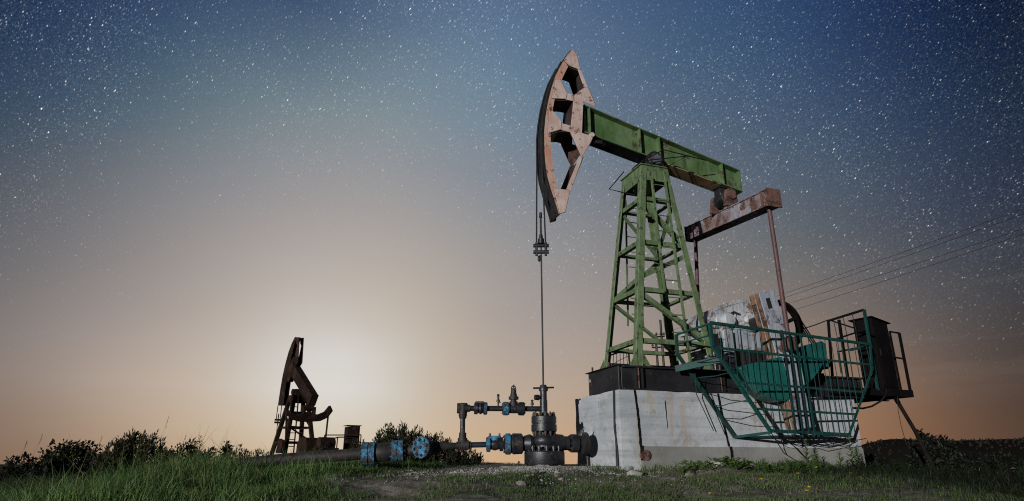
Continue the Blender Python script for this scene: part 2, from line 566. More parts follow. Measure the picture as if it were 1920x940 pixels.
def sky_grid(AZ, EL):
    """thin-plate fit of log radiance over (azimuth, elevation), dark night behind the viewer and overhead"""
    pts, val = [], []
    for u, v, r, g, b in SKY:
        pts.append(azel(ray(u, v).normalized()))
        val.append([math.log(x) for x in lin((r / 255, g / 255, b / 255))])
    night = {0: (.030, .026, .028), 25: (.022, .026, .040), 55: (.014, .020, .040)}
    for a_ in (-180, -140, -100, 75, 100, 140, 180):
        for e_, c_ in night.items():
            k = 1.5 if a_ == -100 else (.75 if abs(a_) > 130 else 1)
            pts.append((a_, e_))
            val.append([math.log(x * k) for x in c_])
    for a_ in (-180, -100, -40, 0, 40, 100, 180):
        pts.append((a_, 90))
        val.append([math.log(x) for x in (.010, .015, .034)])
    Pn, Vn = np.array(pts) / 30.0, np.array(val)

    def ker(A_, B_):
        d2 = ((A_[:, None, :] - B_[None, :, :]) ** 2).sum(-1) + 1e-12
        return .5 * d2 * np.log(d2)
    n = len(Pn)
    K = ker(Pn, Pn) + np.eye(n) * .004
    T = np.concatenate([np.ones((n, 1)), Pn], 1)
    Amat = np.block([[K, T], [T.T, np.zeros((3, 3))]])
    X = np.linalg.solve(Amat, np.concatenate([Vn, np.zeros((3, 3))]))
    G_ = np.array([(a_, e_) for e_ in EL for a_ in AZ]) / 30.0
    o = ker(G_, Pn) @ X[:n] + np.concatenate([np.ones((len(G_), 1)), G_], 1) @ X[n:]
    return np.exp(np.clip(o, -6.5, -.25)).reshape(len(EL), len(AZ), 3)


AZK = [-180, -120, -80, -58] + list(range(-48, 50, 4)) + [60, 110, 180]
ELK = [0, 3, 6, 9, 12, 15, 18, 22, 26, 30, 34, 38, 43, 60, 90]
GRID = sky_grid(AZK, ELK)

W = bpy.data.worlds.new('World')
SC.world = W
W.use_nodes = True
t = NT(W.node_tree)
t.n.clear()
wout = t.add('ShaderNodeOutputWorld')
bg = t.add('ShaderNodeBackground')
t.k.new(bg.outputs[0], wout.inputs[0])
D = t.add('ShaderNodeTexCoord').outputs['Generated']
nrm = t.add('ShaderNodeVectorMath', operation='NORMALIZE')
t.put(nrm.inputs[0], D)
D = nrm.outputs[0]
sep = t.add('ShaderNodeSeparateXYZ')
t.put(sep.inputs[0], D)
el = t.math('ARCSINE', sep.outputs[2])
dot = t.add('ShaderNodeVectorMath', operation='DOT_PRODUCT')
t.put(dot.inputs[0], D)
dot.inputs[1].default_value = GLOW
an = t.math('ARCCOSINE', t.math('MINIMUM', dot.outputs['Value'], .999999))
azf = t.math('DIVIDE', t.math('ADD', t.math('ARCTAN2', sep.outputs[0], sep.outputs[1]), PI), 2 * PI)


def ramp(fac, knots, cols):
    x = t.add('ShaderNodeValToRGB')
    x.color_ramp.interpolation = 'B_SPLINE'
    e = x.color_ramp.elements
    while len(e) < len(knots):
        e.new(.5)
    for i, k in enumerate(knots):
        e[i].position = k
    for i, (k, c) in enumerate(zip(knots, cols)):
        e[i].position = k
        e[i].color = (*[float(q) for q in c], 1)
    t.put(x.inputs[0], fac)
    return x.outputs[0]


kn = [(a_ + 180) / 360 for a_ in AZK]
base = ramp(azf, kn, GRID[0])
for i in range(1, len(ELK)):
    w_ = t.math('MULTIPLY_ADD', el, 1 / R(ELK[i] - ELK[i - 1]), -ELK[i - 1] / (ELK[i] - ELK[i - 1]), clamp=True)
    base = t.mix(w_, base, ramp(azf, kn, GRID[i]))
# a few faint cloud streaks low down on the right
strip = t.noise(t.scaled(D, (1.2, 1.2, 16), rot=(0, R(2), 0)), 2.6, 4, .55)
lowband = t.math('MULTIPLY', t.math('MULTIPLY', t.step(el, R(3), R(8)), t.step(el, R(17), R(11))), t.step(an, R(24), R(40)))
base = t.mix(t.math('MULTIPLY', t.math('MULTIPLY', t.step(strip, .52, .68), lowband), .10), base, (.30, .24, .20))

# stars: short trails, all leaning the same way, denser and brighter away from the glow
vw = ray(1000, 250).normalized()               # trail direction tangent to the sky here
rt = V((1, 0, 0))
upv = rt.cross(vw).normalized()
td = (rt * math.cos(R(52)) + upv * math.sin(R(52))).normalized()
rotm = Matrix((td, vw.cross(td).normalized(), vw)).to_3x3()      # rows: trail axis, cross axis, view axis
ax3 = []
for row in rotm:
    q = t.add('ShaderNodeVectorMath', operation='DOT_PRODUCT')
    t.put(q.inputs[0], D)
    q.inputs[1].default_value = row
    ax3.append(q.outputs['Value'])


def stars(scale, stretch, radius, power, gainv):
    cb = t.add('ShaderNodeCombineXYZ')
    for i, k in enumerate((stretch, 1, 1)):
        t.put(cb.inputs[i], t.math('MULTIPLY', ax3[i], k))
    vo = t.add('ShaderNodeTexVoronoi', voronoi_dimensions='3D', feature='F1')
    t.put(vo.inputs['Vector'], cb.outputs[0])
    vo.inputs['Scale'].default_value = scale
    sc = t.add('ShaderNodeSeparateColor')
    t.put(sc.inputs[0], vo.outputs['Color'])
    br = t.math('POWER', sc.outputs[0], power)
    s = t.step(vo.outputs['Distance'], radius, radius * .45)
    s = t.math('MULTIPLY', t.math('MULTIPLY', s, br), gainv)
    tint = t.mix(sc.outputs[1], (.72, .86, 1.0), (1.0, .90, .76))
    m2 = t.add('ShaderNodeVectorMath', operation='SCALE')
    t.put(m2.inputs[0], tint)
    t.put(m2.inputs['Scale'], s)
    return m2.outputs[0]


def vadd(a, b):
    q = t.add('ShaderNodeVectorMath', operation='ADD')
    t.put(q.inputs[0], a)
    t.put(q.inputs[1], b)
    return q.outputs[0]


st = vadd(vadd(vadd(stars(430, .36, .29, 1.0, .20), stars(270, .36, .20, 1.4, .55)), stars(170, .36, .135, 1.7, 1.1)), vadd(stars(95, .38, .072, 1.5, 1.25), stars(34, .45, .034, .6, 1.8)))
vis = t.math('MULTIPLY', t.step(el, R(2), R(27)), t.step(an, R(7), R(37)))
mway = t.noise(D, 4.5, 5, .65)
vis = t.math('MULTIPLY', vis, t.math('ADD', .45, t.math('MULTIPLY', t.step(mway, .35, .7), 1.0)))
cbd = t.add('ShaderNodeCombineXYZ')
for i_, k_ in enumerate((.6, 1, 1)):
    t.put(cbd.inputs[i_], t.math('MULTIPLY', ax3[i_], k_))
dust = t.math('MULTIPLY', t.math('POWER', t.noise(cbd.outputs[0], 620, 1, .5), 3.0), .16)
dm_ = t.add('ShaderNodeVectorMath', operation='SCALE')
dm_.inputs[0].default_value = (.72, .90, 1.0)
t.put(dm_.inputs['Scale'], t.math('SUBTRACT', dust, .016))
st = vadd(st, dm_.outputs[0])
m3 = t.add('ShaderNodeVectorMath', operation='SCALE')
t.put(m3.inputs[0], st)
t.put(m3.inputs['Scale'], vis)
final = vadd(base, m3.outputs[0])
# a trace of physical twilight sky, sun below the horizon on the glow side
sk = t.add('ShaderNodeTexSky', sky_type='NISHITA')
sk.sun_disc = False
sk.sun_elevation = R(-3)
sk.sun_rotation = math.atan2(GLOW.x, GLOW.y)
m4 = t.add('ShaderNodeVectorMath', operation='SCALE')
t.put(m4.inputs[0], sk.outputs[0])
m4.inputs['Scale'].default_value = .0005
final = vadd(final, m4.outputs[0])
t.put(bg.inputs['Color'], final)
bg.inputs['Strength'].default_value = 1.0

# ------------------------------------------------------------------ terrain


def sm(x, a, b):
    q = np.clip((x - a) / (b - a), 0, 1)
    return q * q * (3 - 2 * q)


def vnoise(x, y, s, seed=0):
    x, y = np.asarray(x, float) * s + seed * 17.3, np.asarray(y, float) * s + seed * 9.1
    xi, yi = np.floor(x), np.floor(y)
    fx, fy = x - xi, y - yi
    fx, fy = fx * fx * (3 - 2 * fx), fy * fy * (3 - 2 * fy)

    def h(a, b):
        q = np.sin(a * 127.1 + b * 311.7 + seed * 74.7) * 43758.5453
        return q - np.floor(q)
    return (h(xi, yi) * (1 - fx) + h(xi + 1, yi) * fx) * (1 - fy) + (h(xi, yi + 1) * (1 - fx) + h(xi + 1, yi + 1) * fx) * fy


def gz(x, y):
    x, y = np.asarray(x, float), np.asarray(y, float)
    z = np.where(y < 10.8, -.03 - .082 * (10.8 - np.clip(y, 0, None)), -.03)
    z = np.where(y < 0, -.03 - .082 * 10.8 + .0 * y - .03 * (0 - y), z)
    z = z - .05 * np.exp(-((y - 10.8) / 1.2) ** 2)                  # round the brow
    z = z - (.036 * np.clip(-2.2 - x, 0, 40) + .004 * np.clip(-2.2 - x, 0, 9) ** 2) * sm(y, 2, 9)
    z = z - .075 * np.clip(x - 4.9, 0, 12) * sm(y, 2, 8)
    z = z - .16 * np.clip(y - 13.2, 0, 11) - .05 * np.clip(y - 24.2, 0, 22)
    far = sm(y, 50, 120)
    z = z * (1 - far) + (-4.5) * far
    am = sm(y, 3, 5) * (1 - sm(y, 11.5, 14)) + .15
    z = z + am * ((vnoise(x, y, .8, 1) - .5) * .12 + (vnoise(x, y, 2.6, 2) - .5) * .05 + (vnoise(x, y, 7, 3) - .5) * .022)
    # level pad round the wellhead and the block
    pad = np.exp(-(((x - .9) / 1.6) ** 2 + ((y - 11.2) / .8) ** 2) ** 2)
    z = z * (1 - pad) + pad * (-.045 + (vnoise(x, y, 6, 5) - .5) * .02)
    # low heap of earth against the block's long side
    z = z + .17 * np.exp(-(((x - 3.05) / .75) ** 2 + ((y - 10.25) / .55) ** 2))
    return z


def GZ(x, y):
    return float(gz(x, y))


def grid_mesh(name, xs, ys, mat):
    X, Y = np.meshgrid(xs, ys)
    Z = gz(X, Y)
    nx, ny = len(xs), len(ys)
    co = np.stack([X, Y, Z], -1).reshape(-1, 3)
    i = np.arange((ny - 1) * nx).reshape(ny - 1, nx)[:, :-1].ravel()
    f = np.stack([i, i + 1, i + nx + 1, i + nx], 1)
    me = bpy.data.meshes.new(name)
    me.from_pydata(co.tolist(), [], f.tolist())
    me.polygons.foreach_set('use_smooth', [True] * len(f))
    me.materials.append(M[mat])
    me.update()
    ob = bpy.data.objects.new(name, me)
    COL.objects.link(ob)
    return ob


xs = np.concatenate([[-6000, -2000, -600, -200, -90, -50], np.arange(-30, -13, 1.0), np.arange(-13, 13, .09), np.arange(13, 31, 1.0), [50, 90, 200, 600, 2000, 6000]])
ys = np.concatenate([[-300, -60, -20, -8, -2, 2, 4, 5], np.arange(5.5, 14, .09), np.arange(14, 30, .5), np.arange(30, 60, 2), [70, 90, 120, 200, 400, 900, 2500, 9000]])
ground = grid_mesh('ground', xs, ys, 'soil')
tag(ground, 'brown soil mound with thin patchy grass', 'ground', kind='structure')

# hills on the right horizon
hx = np.linspace(0, 1, 90)
mb = MB()
prev = None
HY = 700.0
rows = []
for i, f in enumerate(hx):
    u = 1480 + f * 1400
    vtop = 870 - 45 * sm(u, 1490, 1690) - 6 * math.sin(f * 9) - 4 * math.sin(f * 23) + 3
    p = at(u, vtop, HY)
    rows.append([V((p.x, HY - 260, -6)), V((p.x, HY - 120, -6 + (p.z + 6) * .5)), V((p.x, HY, p.z)), V((p.x * 1.3, HY + 400, -6))])
for r in rows:
    mb.v += r
for i in range(len(rows) - 1):
    for j in range(3):
        mb.face((i * 4 + j, (i + 1) * 4 + j, (i + 1) * 4 + j + 1, i * 4 + j + 1), True)
hill = mb.build('hills', 'forest')
tag(hill, 'dark low wooded hill along the right horizon', 'hill', kind='structure')
mb = MB()
for i in range(900):
    f = random.random()
    k = int(f * 88)
    g = f * 88 - k
    a, b = rows[k], rows[k + 1]
    row = random.choice((0, 1, 1, 2, 2, 2))
    s = random.random() if row else 0
    p = a[2].lerp(b[2], g)
    q = a[1].lerp(b[1], g)
    p = p.lerp(q, random.random() ** 2 * .8)
    h = random.uniform(1.0, 2.4) * (2.2 if random.random() < .05 else 1)
    r = random.uniform(.8, 1.6)
    prof = [(0, r * .3), (.15, r), (.45, r * .75), (.8, r * .35), (1, .08)]
    mb.lathe(p - V((0, 0, .8)), p + V((random.uniform(-.3, .3), 0, h)), prof, 6)
fo = mb.build('far_forest', 'forest')
tag(fo, 'line of tiny conifers along the ridge of the far hill', 'forest', kind='stuff')

# ================================================================== THE BIG PUMPING UNIT
BC = .875                                      # its centre plane
L = FM.onb
BZ = 1.16                                      # top of the concrete

# ---- concrete foundation block
blk = thing('concrete_foundation', FM, (2.5, BC, -.1), 'long whitewashed concrete block under the green pumping unit', 'foundation block')
mb = MB()


def rough_box(mb, a0, a1, b0, b1, z0, z1, st=.25, amp=.010):
    """box with slightly uneven faces and worn edges"""
    import itertools
    na, nb, nz = max(2, int((a1 - a0) / st)), max(2, int((b1 - b0) / st)), max(2, int((z1 - z0) / st))
    idx = {}

    def vid(i, j, k):
        key = (i, j, k)
        if key not in idx:
            a, b, z = a0 + (a1 - a0) * i / na, b0 + (b1 - b0) * j / nb, z0 + (z1 - z0) * k / nz
            ed = (i in (0, na)) + (j in (0, nb)) + (k in (0, nz))
            s = amp * (2.2 if ed >= 2 else 1)
            r = random.Random(i * 733 + j * 97 + k * 31)
            ca, cb = (a0 + a1) / 2, (b0 + b1) / 2
            q = abs(r.gauss(0, s))
            a += -q * math.copysign(1, a - ca) if i in (0, na) else 0
            b += -q * math.copysign(1, b - cb) if j in (0, nb) else 0
            z += -q * .8 if k == nz else 0
            idx[key] = len(mb.v)
            mb.v.append(V((a, b, z)))
        return idx[key]
    for i in range(na):
        for j in range(nb):
            for k in (0, nz):
                mb.face((vid(i, j, k), vid(i + 1, j, k), vid(i + 1, j + 1, k), vid(i, j + 1, k)))
    for i in range(na):
        for k in range(nz):
            for j in (0, nb):
                mb.face((vid(i, j, k), vid(i + 1, j, k), vid(i + 1, j, k + 1), vid(i, j, k + 1)))
    for j in range(nb):
        for k in range(nz):
            for i in (0, na):
                mb.face((vid(i, j, k), vid(i, j + 1, k), vid(i, j + 1, k + 1), vid(i, j, k + 1)))


rough_box(mb, .0, 4.93, 0, 1.75, -.6, BZ, .22, .0045)
mb.build('block', 'concrete', blk)
mb = MB()
rough_box(mb, .33, 4.9, -.05, .06, -.6, .27, .35, .0025)
mb.build('footing', 'concrete_bare', blk)


def crack(pts, w0, b=-.006, dep=.012, jag=.012):
    """tarry vertical joint as a thin ragged raised bead on the near face"""
    pts = [V(p) for p in pts]
    mb = MB()
    n = 44
    L_, R_ = [], []
    o_ = 0.0
    for i in range(n + 1):
        f = i / n * (len(pts) - 1)
        k = min(int(f), len(pts) - 2)
        p = pts[k].lerp(pts[k + 1], f - k)
        w = w0 * random.uniform(.8, 1.15)
        o_ = o_ * .8 + random.uniform(-jag, jag) * .28
        o = o_
        L_.append(V((p.x - w / 2 + o, b, p.z)))
        R_.append(V((p.x + w / 2 + o, b, p.z)))
    for i in range(n):
        mb.prism([L_[i], R_[i], R_[i + 1], L_[i + 1]], (0, dep + .03, 0))
    return mb


for pts, w in (([(.30, 0, 1.155), (.335, 0, .7), (.345, 0, .28)], .038), ([(1.92, 0, 1.15), (1.98, 0, .6), (2.03, 0, .28)], .036), ([(3.55, 0, 1.15), (3.58, 0, .28)], .036)):
    crack(pts, w).build('joint', 'seam', blk)
crack([(.345, 0, .28), (.35, 0, .05)], .045, b=-.055).build('joint', 'seam', blk)
crack([(2.03, 0, .275), (2.04, 0, -.05)], .05, b=-.058).build('joint', 'seam', blk)
crack([(.86, 0, 1.0), (.87, 0, .55)], .007, b=-.004, jag=.004).build('crack', 'seam', blk)
# rusty drain stub low on the face, dark knob and cast boss by the well
mb = MB()
mb.lathe((.395, -.075, .13), (.395, .02, .13), [(0, .074), (.02, .074), (.02, .082), (1, .082)], 20)
o = mb.build('drain_pipe', 'rust', blk)
mb = MB()
mb.box((-.06, 1.18, -.1), (.04, 1.36, .16))
mb.build('anchor_plate', 'iron', blk, bevel=.01)
# cable running down the corner
mb = MB()
mb.tube([(-.015, .12, 1.16), (-.03, .13, .9), (-.025, .17, .55), (-.02, .12, .25), (-.03, .10, -.05)], .012, 6)
mb.tube([(-.015, .16, 1.16), (-.02, .17, .8), (-.025, .14, .5), (-.02, .16, .2), (-.03, .15, -.05)], .008, 6)
mb.build('corner_cable', 'cable', blk)

# ---- the unit itself
PJ = thing('pump_jack', FM, (1.6, BC, BZ), 'large green pumping unit with salmon horse head on whitewashed block', 'pump jack')

# base frame: two long channel beams and cross beams
bf = None
Z0, Z1 = BZ + .004, 1.565
mb = MB()
mb.box((.12, .10, Z0), (5.3, .14, Z1))
mb.box((.12, .03, Z1 - .03), (5.3, .139, Z1 + .002))
mb.box((.12, .03, Z0), (5.3, .139, Z0 + .028))
mb.box((.42, 1.60, Z0), (5.3, 1.64, Z1))
mb.box((.42, 1.601, Z1 - .03), (5.3, 1.72, Z1 + .002))
mb.box((.42, 1.601, Z0), (5.3, 1.72, Z0 + .028))
mb.box((.44, .141, Z0 + .05), (.48, 1.599, Z1 - .05))
mb.box((.06, .09, Z0 + .003), (.10, 1.25, Z1 - .002))
mb.box((.02, .03, Z1 + .003), (.22, 1.31, Z1 + .018))
bf = mb.build('base_frame', 'frame_black', PJ, bevel=.006)
for a in (.36, .48, 2.0, 2.1, 3.6, 3.7):
    MB().box((a, .034, Z0 + .03), (a + .022, .098, Z1 - .032)).build('stiffener', 'frame_black', bf)
for a in (.42, 2.05, 3.4):
    MB().tube([(a, .055, Z1 - .45), (a, .055, Z1 + .09)], .014, 8).build('anchor_bolt', 'rust', bf)
for b in (1.15, .5):
    MB().tube([(.10, b, Z1 - .1), (.10, b, Z1 + .11)], .018, 8).build('anchor_bolt', 'rust', bf)
mb = MB()
mb.lathe((.055, 1.18, 1.43), (.061, 1.18, 1.43), [(0, .035), (1, .035)], 16)
mb.build('hole', 'rubble_pale', bf)

# ---- samson post (tower)
ZB, ZT = 1.585, 5.62
FT = {'nl': ((.55, .30), (1.08, .53)), 'nr': ((2.07, .30), (1.56, .53)), 'fl': ((.55, 1.45), (1.08, 1.22)), 'fr': ((2.07, 1.45), (1.56, 1.22))}


def leg_pt(k, z):
    f = (z - ZB) / (ZT - ZB)
    (a0, b0), (a1, b1) = FT[k]
    return V((a0 + (a1 - a0) * f, b0 + (b1 - b0) * f, z))


tower = MB()
tower.box((1.02, .47, ZT - .31), (1.03, 1.28, ZT))
tower.box((1.61, .47, ZT - .31), (1.62, 1.28, ZT))
tower.box((1.031, .47, ZT - .31), (1.609, .48, ZT))
tower.box((1.031, 1.27, ZT - .31), (1.609, 1.28, ZT))
tower.box((.99, .44, ZT + .001), (1.65, 1.31, ZT + .025))
tower = tower.build('tower', 'green', PJ, bevel=.004)
MB().box((1.032, .482, ZT - .30), (1.608, 1.268, ZT - .28)).build('deck_plate', 'oil', tower)
LW = .125
for k in FT:
    sa = 1 if k[1] == 'l' else -1
    sb = 1 if k[0] == 'n' else -1
    p, q = leg_pt(k, ZB), leg_pt(k, ZT - .004)
    off = V((-sa * .06, -sb * .06, 0))
    mb = MB().angle(p + off, q + off, LW, .018, (sa, 0, 0), (0, sb, 0))
    # gusset shoe
    c = p + off
    mb.prism([c + V((sa * .12, -sb * .004, 0)), c + V((sa * .30, -sb * .004, 0)), c + V((sa * .13, -sb * .004, .3))], (0, sb * .016, 0))
    mb.prism([c + V((sa * .02, -sb * .005, 0)), c + V((-sa * .13, -sb * .005, 0)), c + V((sa * .04, -sb * .005, .32))], (0, sb * .014, 0))
    mb.box((c.x - .16, c.y - .12, ZB - .016), (c.x + .24, c.y + .16, ZB + .002))
    mb.build('leg', 'green', tower, bevel=.004)
SIDES = {'near': ('nl', 'nr', V((0, -.035, 0))), 'far': ('fl', 'fr', V((0, .035, 0))), 'left': ('nl', 'fl', V((-.035, 0, 0))), 'right': ('nr', 'fr', V((.035, 0, 0)))}


def brace(side, z0, z1, w=.085):
    k0, k1, o = SIDES[side]
    p, q = leg_pt(k0, z0) + o, leg_pt(k1, z1) + o
    n = o.normalized()
    d = (q - p).normalized()
    up = d.cross(n)
    if up.z < 0:
        up = -up
    mb = MB()
    mb.angle(p - n * .012, q - n * .012, w, .010, up, -n)
    mb.build('brace', 'green', tower)


for z in (4.86, 3.93, 2.98, 2.02):
    for s_ in SIDES:
        brace(s_, z, z)
brace('near', 4.78, 3.99)
brace('near', 3.20, 3.72)
brace('left', 3.20, 2.98)
brace('near', 2.92, 2.10)
brace('far', 4.80, 3.98)
brace('far', 3.0, 3.86)
brace('far', 2.92, 2.06)
brace('right', 4.8, 4.0)

# ladder on the near face
ld = MB()
r0, r1 = V((1.20, .42, 5.36)), V((1.20, .28, 2.98))
q0, q1 = V((1.50, .42, 5.34)), V((1.56, .20, 1.6))
ld.bar(r0, r1, .035, .045, (1, 0, 0))
ladder = ld.build('ladder', 'green', PJ)
MB().bar(q0, q1, .035, .045, (1, 0, 0)).build('rail', 'green', ladder)
z = 5.2
while z > 1.75:
    f = (5.35 - z) / (5.35 - 1.6)
    bq = .42 - .22 * f
    MB().tube([(1.20 if z > 2.98 else 1.27, bq + .01, z), (1.50 + .06 * f, bq, z)], .011, 6).build('rung', 'green', ladder)
    z -= .33
# a second narrow ladder up the far side
ld = MB().bar((1.22, 1.52, 5.3), (1.12, 1.56, 2.6), .03, .03, (1, 0, 0))
ladder2 = ld.build('ladder', 'green', PJ)
MB().bar((1.50, 1.52, 5.3), (1.46, 1.56, 2.6), .03, .03, (1, 0, 0)).build('rail', 'green', ladder2)
z = 5.15
while z > 2.7:
    MB().tube([(1.2, 1.535, z), (1.48, 1.535, z)], .01, 6).build('rung', 'green', ladder2)
    z -= .33
# bent bars of the little rail at the bearing
mb = MB()
bp = lambda u, v, b: L(u, v, b)
mb.tube([bp(1203, 303, .40), bp(1244.7, 281, .25), bp(1287, 292, .25), bp(1324.5, 301, .42)], .012, 6)
mb.tube([bp(1205, 302, .40), bp(1287, 293, .25), bp(1250, 314, .42)], .011, 6)
mb.build('hand_rail', 'cable', PJ)
mb = MB()
mb.tube([bp(1170, 322, 1.2), bp(1142, 355, 1.3), bp(1168, 361, 1.2), bp(1192, 366, .8), bp(1188, 358, .6)], .012, 6)
mb.build('hand_rail', 'cable', PJ)

# ---- walking beam
SL = -.235
PV = V((1.38, BC, 5.86))


def beam_pt(a, top):
    zt = 6.90 - .249 * (a + .05)
    zb = 6.27 - .213 * (a + .1)
    return zt if top else zb


B0, B1 = -.07, 3.58
mb = MB()
fl, tk = .19, .022
for top in (0, 1):
    za, zc = beam_pt(B0, top), beam_pt(B1, top)
    s_ = -tk if top else tk
    mb.hexa([(B0, BC - fl, za), (B1, BC - fl, zc), (B1, BC + fl, zc), (B0, BC + fl, za), (B0, BC - fl, za + s_), (B1, BC - fl, zc + s_), (B1, BC + fl, zc + s_), (B0, BC + fl, za + s_)])
for sgn in (-1, 1):
    y0, y1 = BC + sgn * .045, BC + sgn * .06
    mb.hexa([(B0 + .002, y0, beam_pt(B0, 0) + tk), (B1 - .002, y0, beam_pt(B1, 0) + tk), (B1 - .002, y1, beam_pt(B1, 0) + tk), (B0 + .002, y1, beam_pt(B0, 0) + tk),
             (B0 + .002, y0, beam_pt(B0, 1) - tk), (B1 - .002, y0, beam_pt(B1, 1) - tk), (B1 - .002, y1, beam_pt(B1, 1) - tk), (B0 + .002, y1, beam_pt(B0, 1) - tk)])
beam = mb.build('walking_beam', 'green_beam', PJ, bevel=.003)
for a in (B0 + .11, 1.17, 1.62, 3.12, B1 - .03):
    for sgn in (-1, 1):
        y0, y1 = BC + sgn * .061, BC + sgn * .186
        zb_, zt_ = beam_pt(a, 0) + tk + .001, beam_pt(a, 1) - tk - .001
        mb = MB().hexa([(a, min(y0, y1), zb_), (a + .022, min(y0, y1), zb_), (a + .022, max(y0, y1), zb_), (a, max(y0, y1), zb_),
                        (a, min(y0, y1), zt_), (a + .022, min(y0, y1), zt_), (a + .022, max(y0, y1), zt_), (a, max(y0, y1), zt_)])
        mb.build('stiffener', 'green_beam', beam)
# underside cover plates: black oily forward, bare brown aft
for (a0, a1, mt) in ((B0 + .03, 1.3, 'oil'), (1.62, 3.05, 'brown_oil')):
    d = .014
    mb = MB().hexa([(a0, BC - fl + .012, beam_pt(a0, 0) - d), (a1, BC - fl + .012, beam_pt(a1, 0) - d), (a1, BC + fl - .012, beam_pt(a1, 0) - d), (a0, BC + fl - .012, beam_pt(a0, 0) - d),
                    (a0, BC - fl + .012, beam_pt(a0, 0) - .001), (a1, BC - fl + .012, beam_pt(a1, 0) - .001), (a1, BC + fl - .012, beam_pt(a1, 0) - .001), (a0, BC + fl - .012, beam_pt(a0, 0) - .001)])
    mb.build('bottom_plate', mt, beam)
mb = MB()
mb.box((.10, BC - .17, beam_pt(.2, 0) - .13), (.32, BC - .03, beam_pt(.2, 0) - .045))
mb.tube([(.05, BC - .1, beam_pt(.2, 0) - .09), (.40, BC - .1, beam_pt(.2, 0) - .1)], .03, 8)
mb.build('latch', 'oil', beam, bevel=.008)

# ---- centre bearing
mb = MB()
mb.lathe((1.38, .66, 5.80), (1.38, 1.09, 5.80), [(0, .10), (1, .10)], 20)
mb.hexa([(1.14, .60, ZT + .03), (1.62, .60, ZT + .03), (1.62, 1.15, ZT + .03), (1.14, 1.15, ZT + .03), (1.22, .66, 5.74), (1.54, .66, 5.74), (1.54, 1.09, 5.74), (1.22, 1.09, 5.74)])
brg = mb.build('centre_bearing', 'oil', PJ, bevel=.008)
for b0, b1 in ((.50, .67), (1.08, 1.25)):
    mb = MB()
    mb.lathe((1.40, b0, 5.83), (1.40, b1, 5.83), [(0, .125), (.04, .14), (.12, .14), (.12, .175), (.9, .175), (1, .15)], 26)
    mb.box((1.22, b0 + .03, ZT + .026), (1.58, b1 - .02, 5.75))
    hs = mb.build('bearing_housing', 'oil', brg, bevel=.005)
    bo = b0 - .012 if b0 < BC else b1
    fb = b0 - .004 if b0 < BC else b1 + .004
    MB().lathe((1.40, fb - .004, 5.83), (1.40, fb + .004, 5.83), [(0, .118), (1, .118)], 24).build('end_cover', 'drum_face', hs)
    for k in range(8):
        an_ = k * PI / 4 + .3
        MB().lathe((1.40 + .105 * math.cos(an_), bo, 5.83 + .105 * math.sin(an_)), (1.40 + .105 * math.cos(an_), bo + .014, 5.83 + .105 * math.sin(an_)), [(0, .014), (1, .014)], 6).build('bolt', 'rust', brg)

# ---- horse head (traced on its near side frame, then given its real thickness)
HB0, HB1 = .645, 1.105
HP = lambda u, v: L(u, v, HB0)
outer = [(1073, 93.5), (1065, 103), (1058.4, 113), (1050, 129), (1043, 142.5), (1036, 163.6), (1029, 191.7), (1024.5, 219.8), (1022, 247.9), (1022.5, 280.6), (1023.9, 300), (1026.5, 324.5), (1034.5, 353.7), (1042.5, 377.7), (1049.7, 401)]
inner = [(1080.5, 102.8), (1073.5, 111), (1066.6, 122.7), (1060.5, 134), (1054.9, 146), (1046.5, 166), (1039.7, 187), (1035, 214), (1032.3, 247.9), (1033.0, 276), (1034.5, 295), (1037.2, 313.8), (1043.8, 348.4), (1050, 372), (1058.5, 398)]
OUT = [HP(*p) for p in outer]
INN = [HP(*p) for p in inner]


def plate(mb, poly, b, th=.014):
    mb.prism([(p.x, b, p.z) for p in poly], (0, th, 0))


def side_frame(b, sg, mts, th=.014):
    """one side frame: arc band and chords, with gussets and the centre plate lapped on top; sg=-1 for the near face"""
    P_ = lambda *pts: [HP(*p) for p in pts]
    mb = MB()
    for i in range(len(OUT) - 1):
        plate(mb, [OUT[i], OUT[i + 1], INN[i + 1], INN[i]], b, th)
    fr = mb.build('side_frame', mts[0], head)
    for k, poly in enumerate((((1073, 93.5), (1081, 102), (1088, 131.5), (1066, 123.5), (1058.4, 114.5)),
                              ((1076, 180), (1085, 172), (1095, 165.5), (1102, 164.5), (1110, 182), (1117, 201), (1093.3, 190.5), (1091, 250), (1112, 256), (1107, 268), (1090.4, 295), (1069, 248)),
                              ((1037.5, 352.5), (1045, 354.5), (1062.4, 356.4), (1068.5, 359), (1059.5, 398), (1049.7, 401)),
                              ((1041.5, 150), (1050, 149), (1063, 175.3), (1060.7, 185.8), (1034.5, 184.7)),
                              ((1029.5, 206), (1036, 208), (1052.5, 229), (1051.4, 243), (1027.5, 250)))):
        mb = MB()
        plate(mb, P_(*poly), b + .010 * sg, th)
        mb.build('gusset' if k != 1 else 'centre_plate', mts[1], head, bevel=.003)
        mb = MB()                              # rusty weld line round the plate
        c_ = V((sum(p[0] for p in poly) / len(poly), sum(p[1] for p in poly) / len(poly), 0))
        plate(mb, P_(*[(c_.x + (p[0] - c_.x) * 1.0 + (.55 if p[0] > c_.x else -.55), c_.y + (p[1] - c_.y) * 1.0 + (.55 if p[1] > c_.y else -.55)) for p in poly]), b + .006 * sg, th)
        mb.build('weld_edge', 'rust', head)
    for k, poly in enumerate((((1082.6, 128), (1089, 131), (1103, 166), (1096.5, 168)), ((1086.5, 293), (1094.5, 290), (1069.5, 359), (1061.5, 356.5)),
                              ((1062, 174.5), (1077, 178.3), (1075, 190), (1060, 186.5)), ((1051.5, 231), (1071, 236), (1070, 248.5), (1050.5, 243.5)))):
        mb = MB()
        plate(mb, P_(*poly), b + .003 * sg, th)
        mb.build('chord', mts[1], head, bevel=.002)
    return fr


# arc front plate with raised rope tracks
mb = MB()


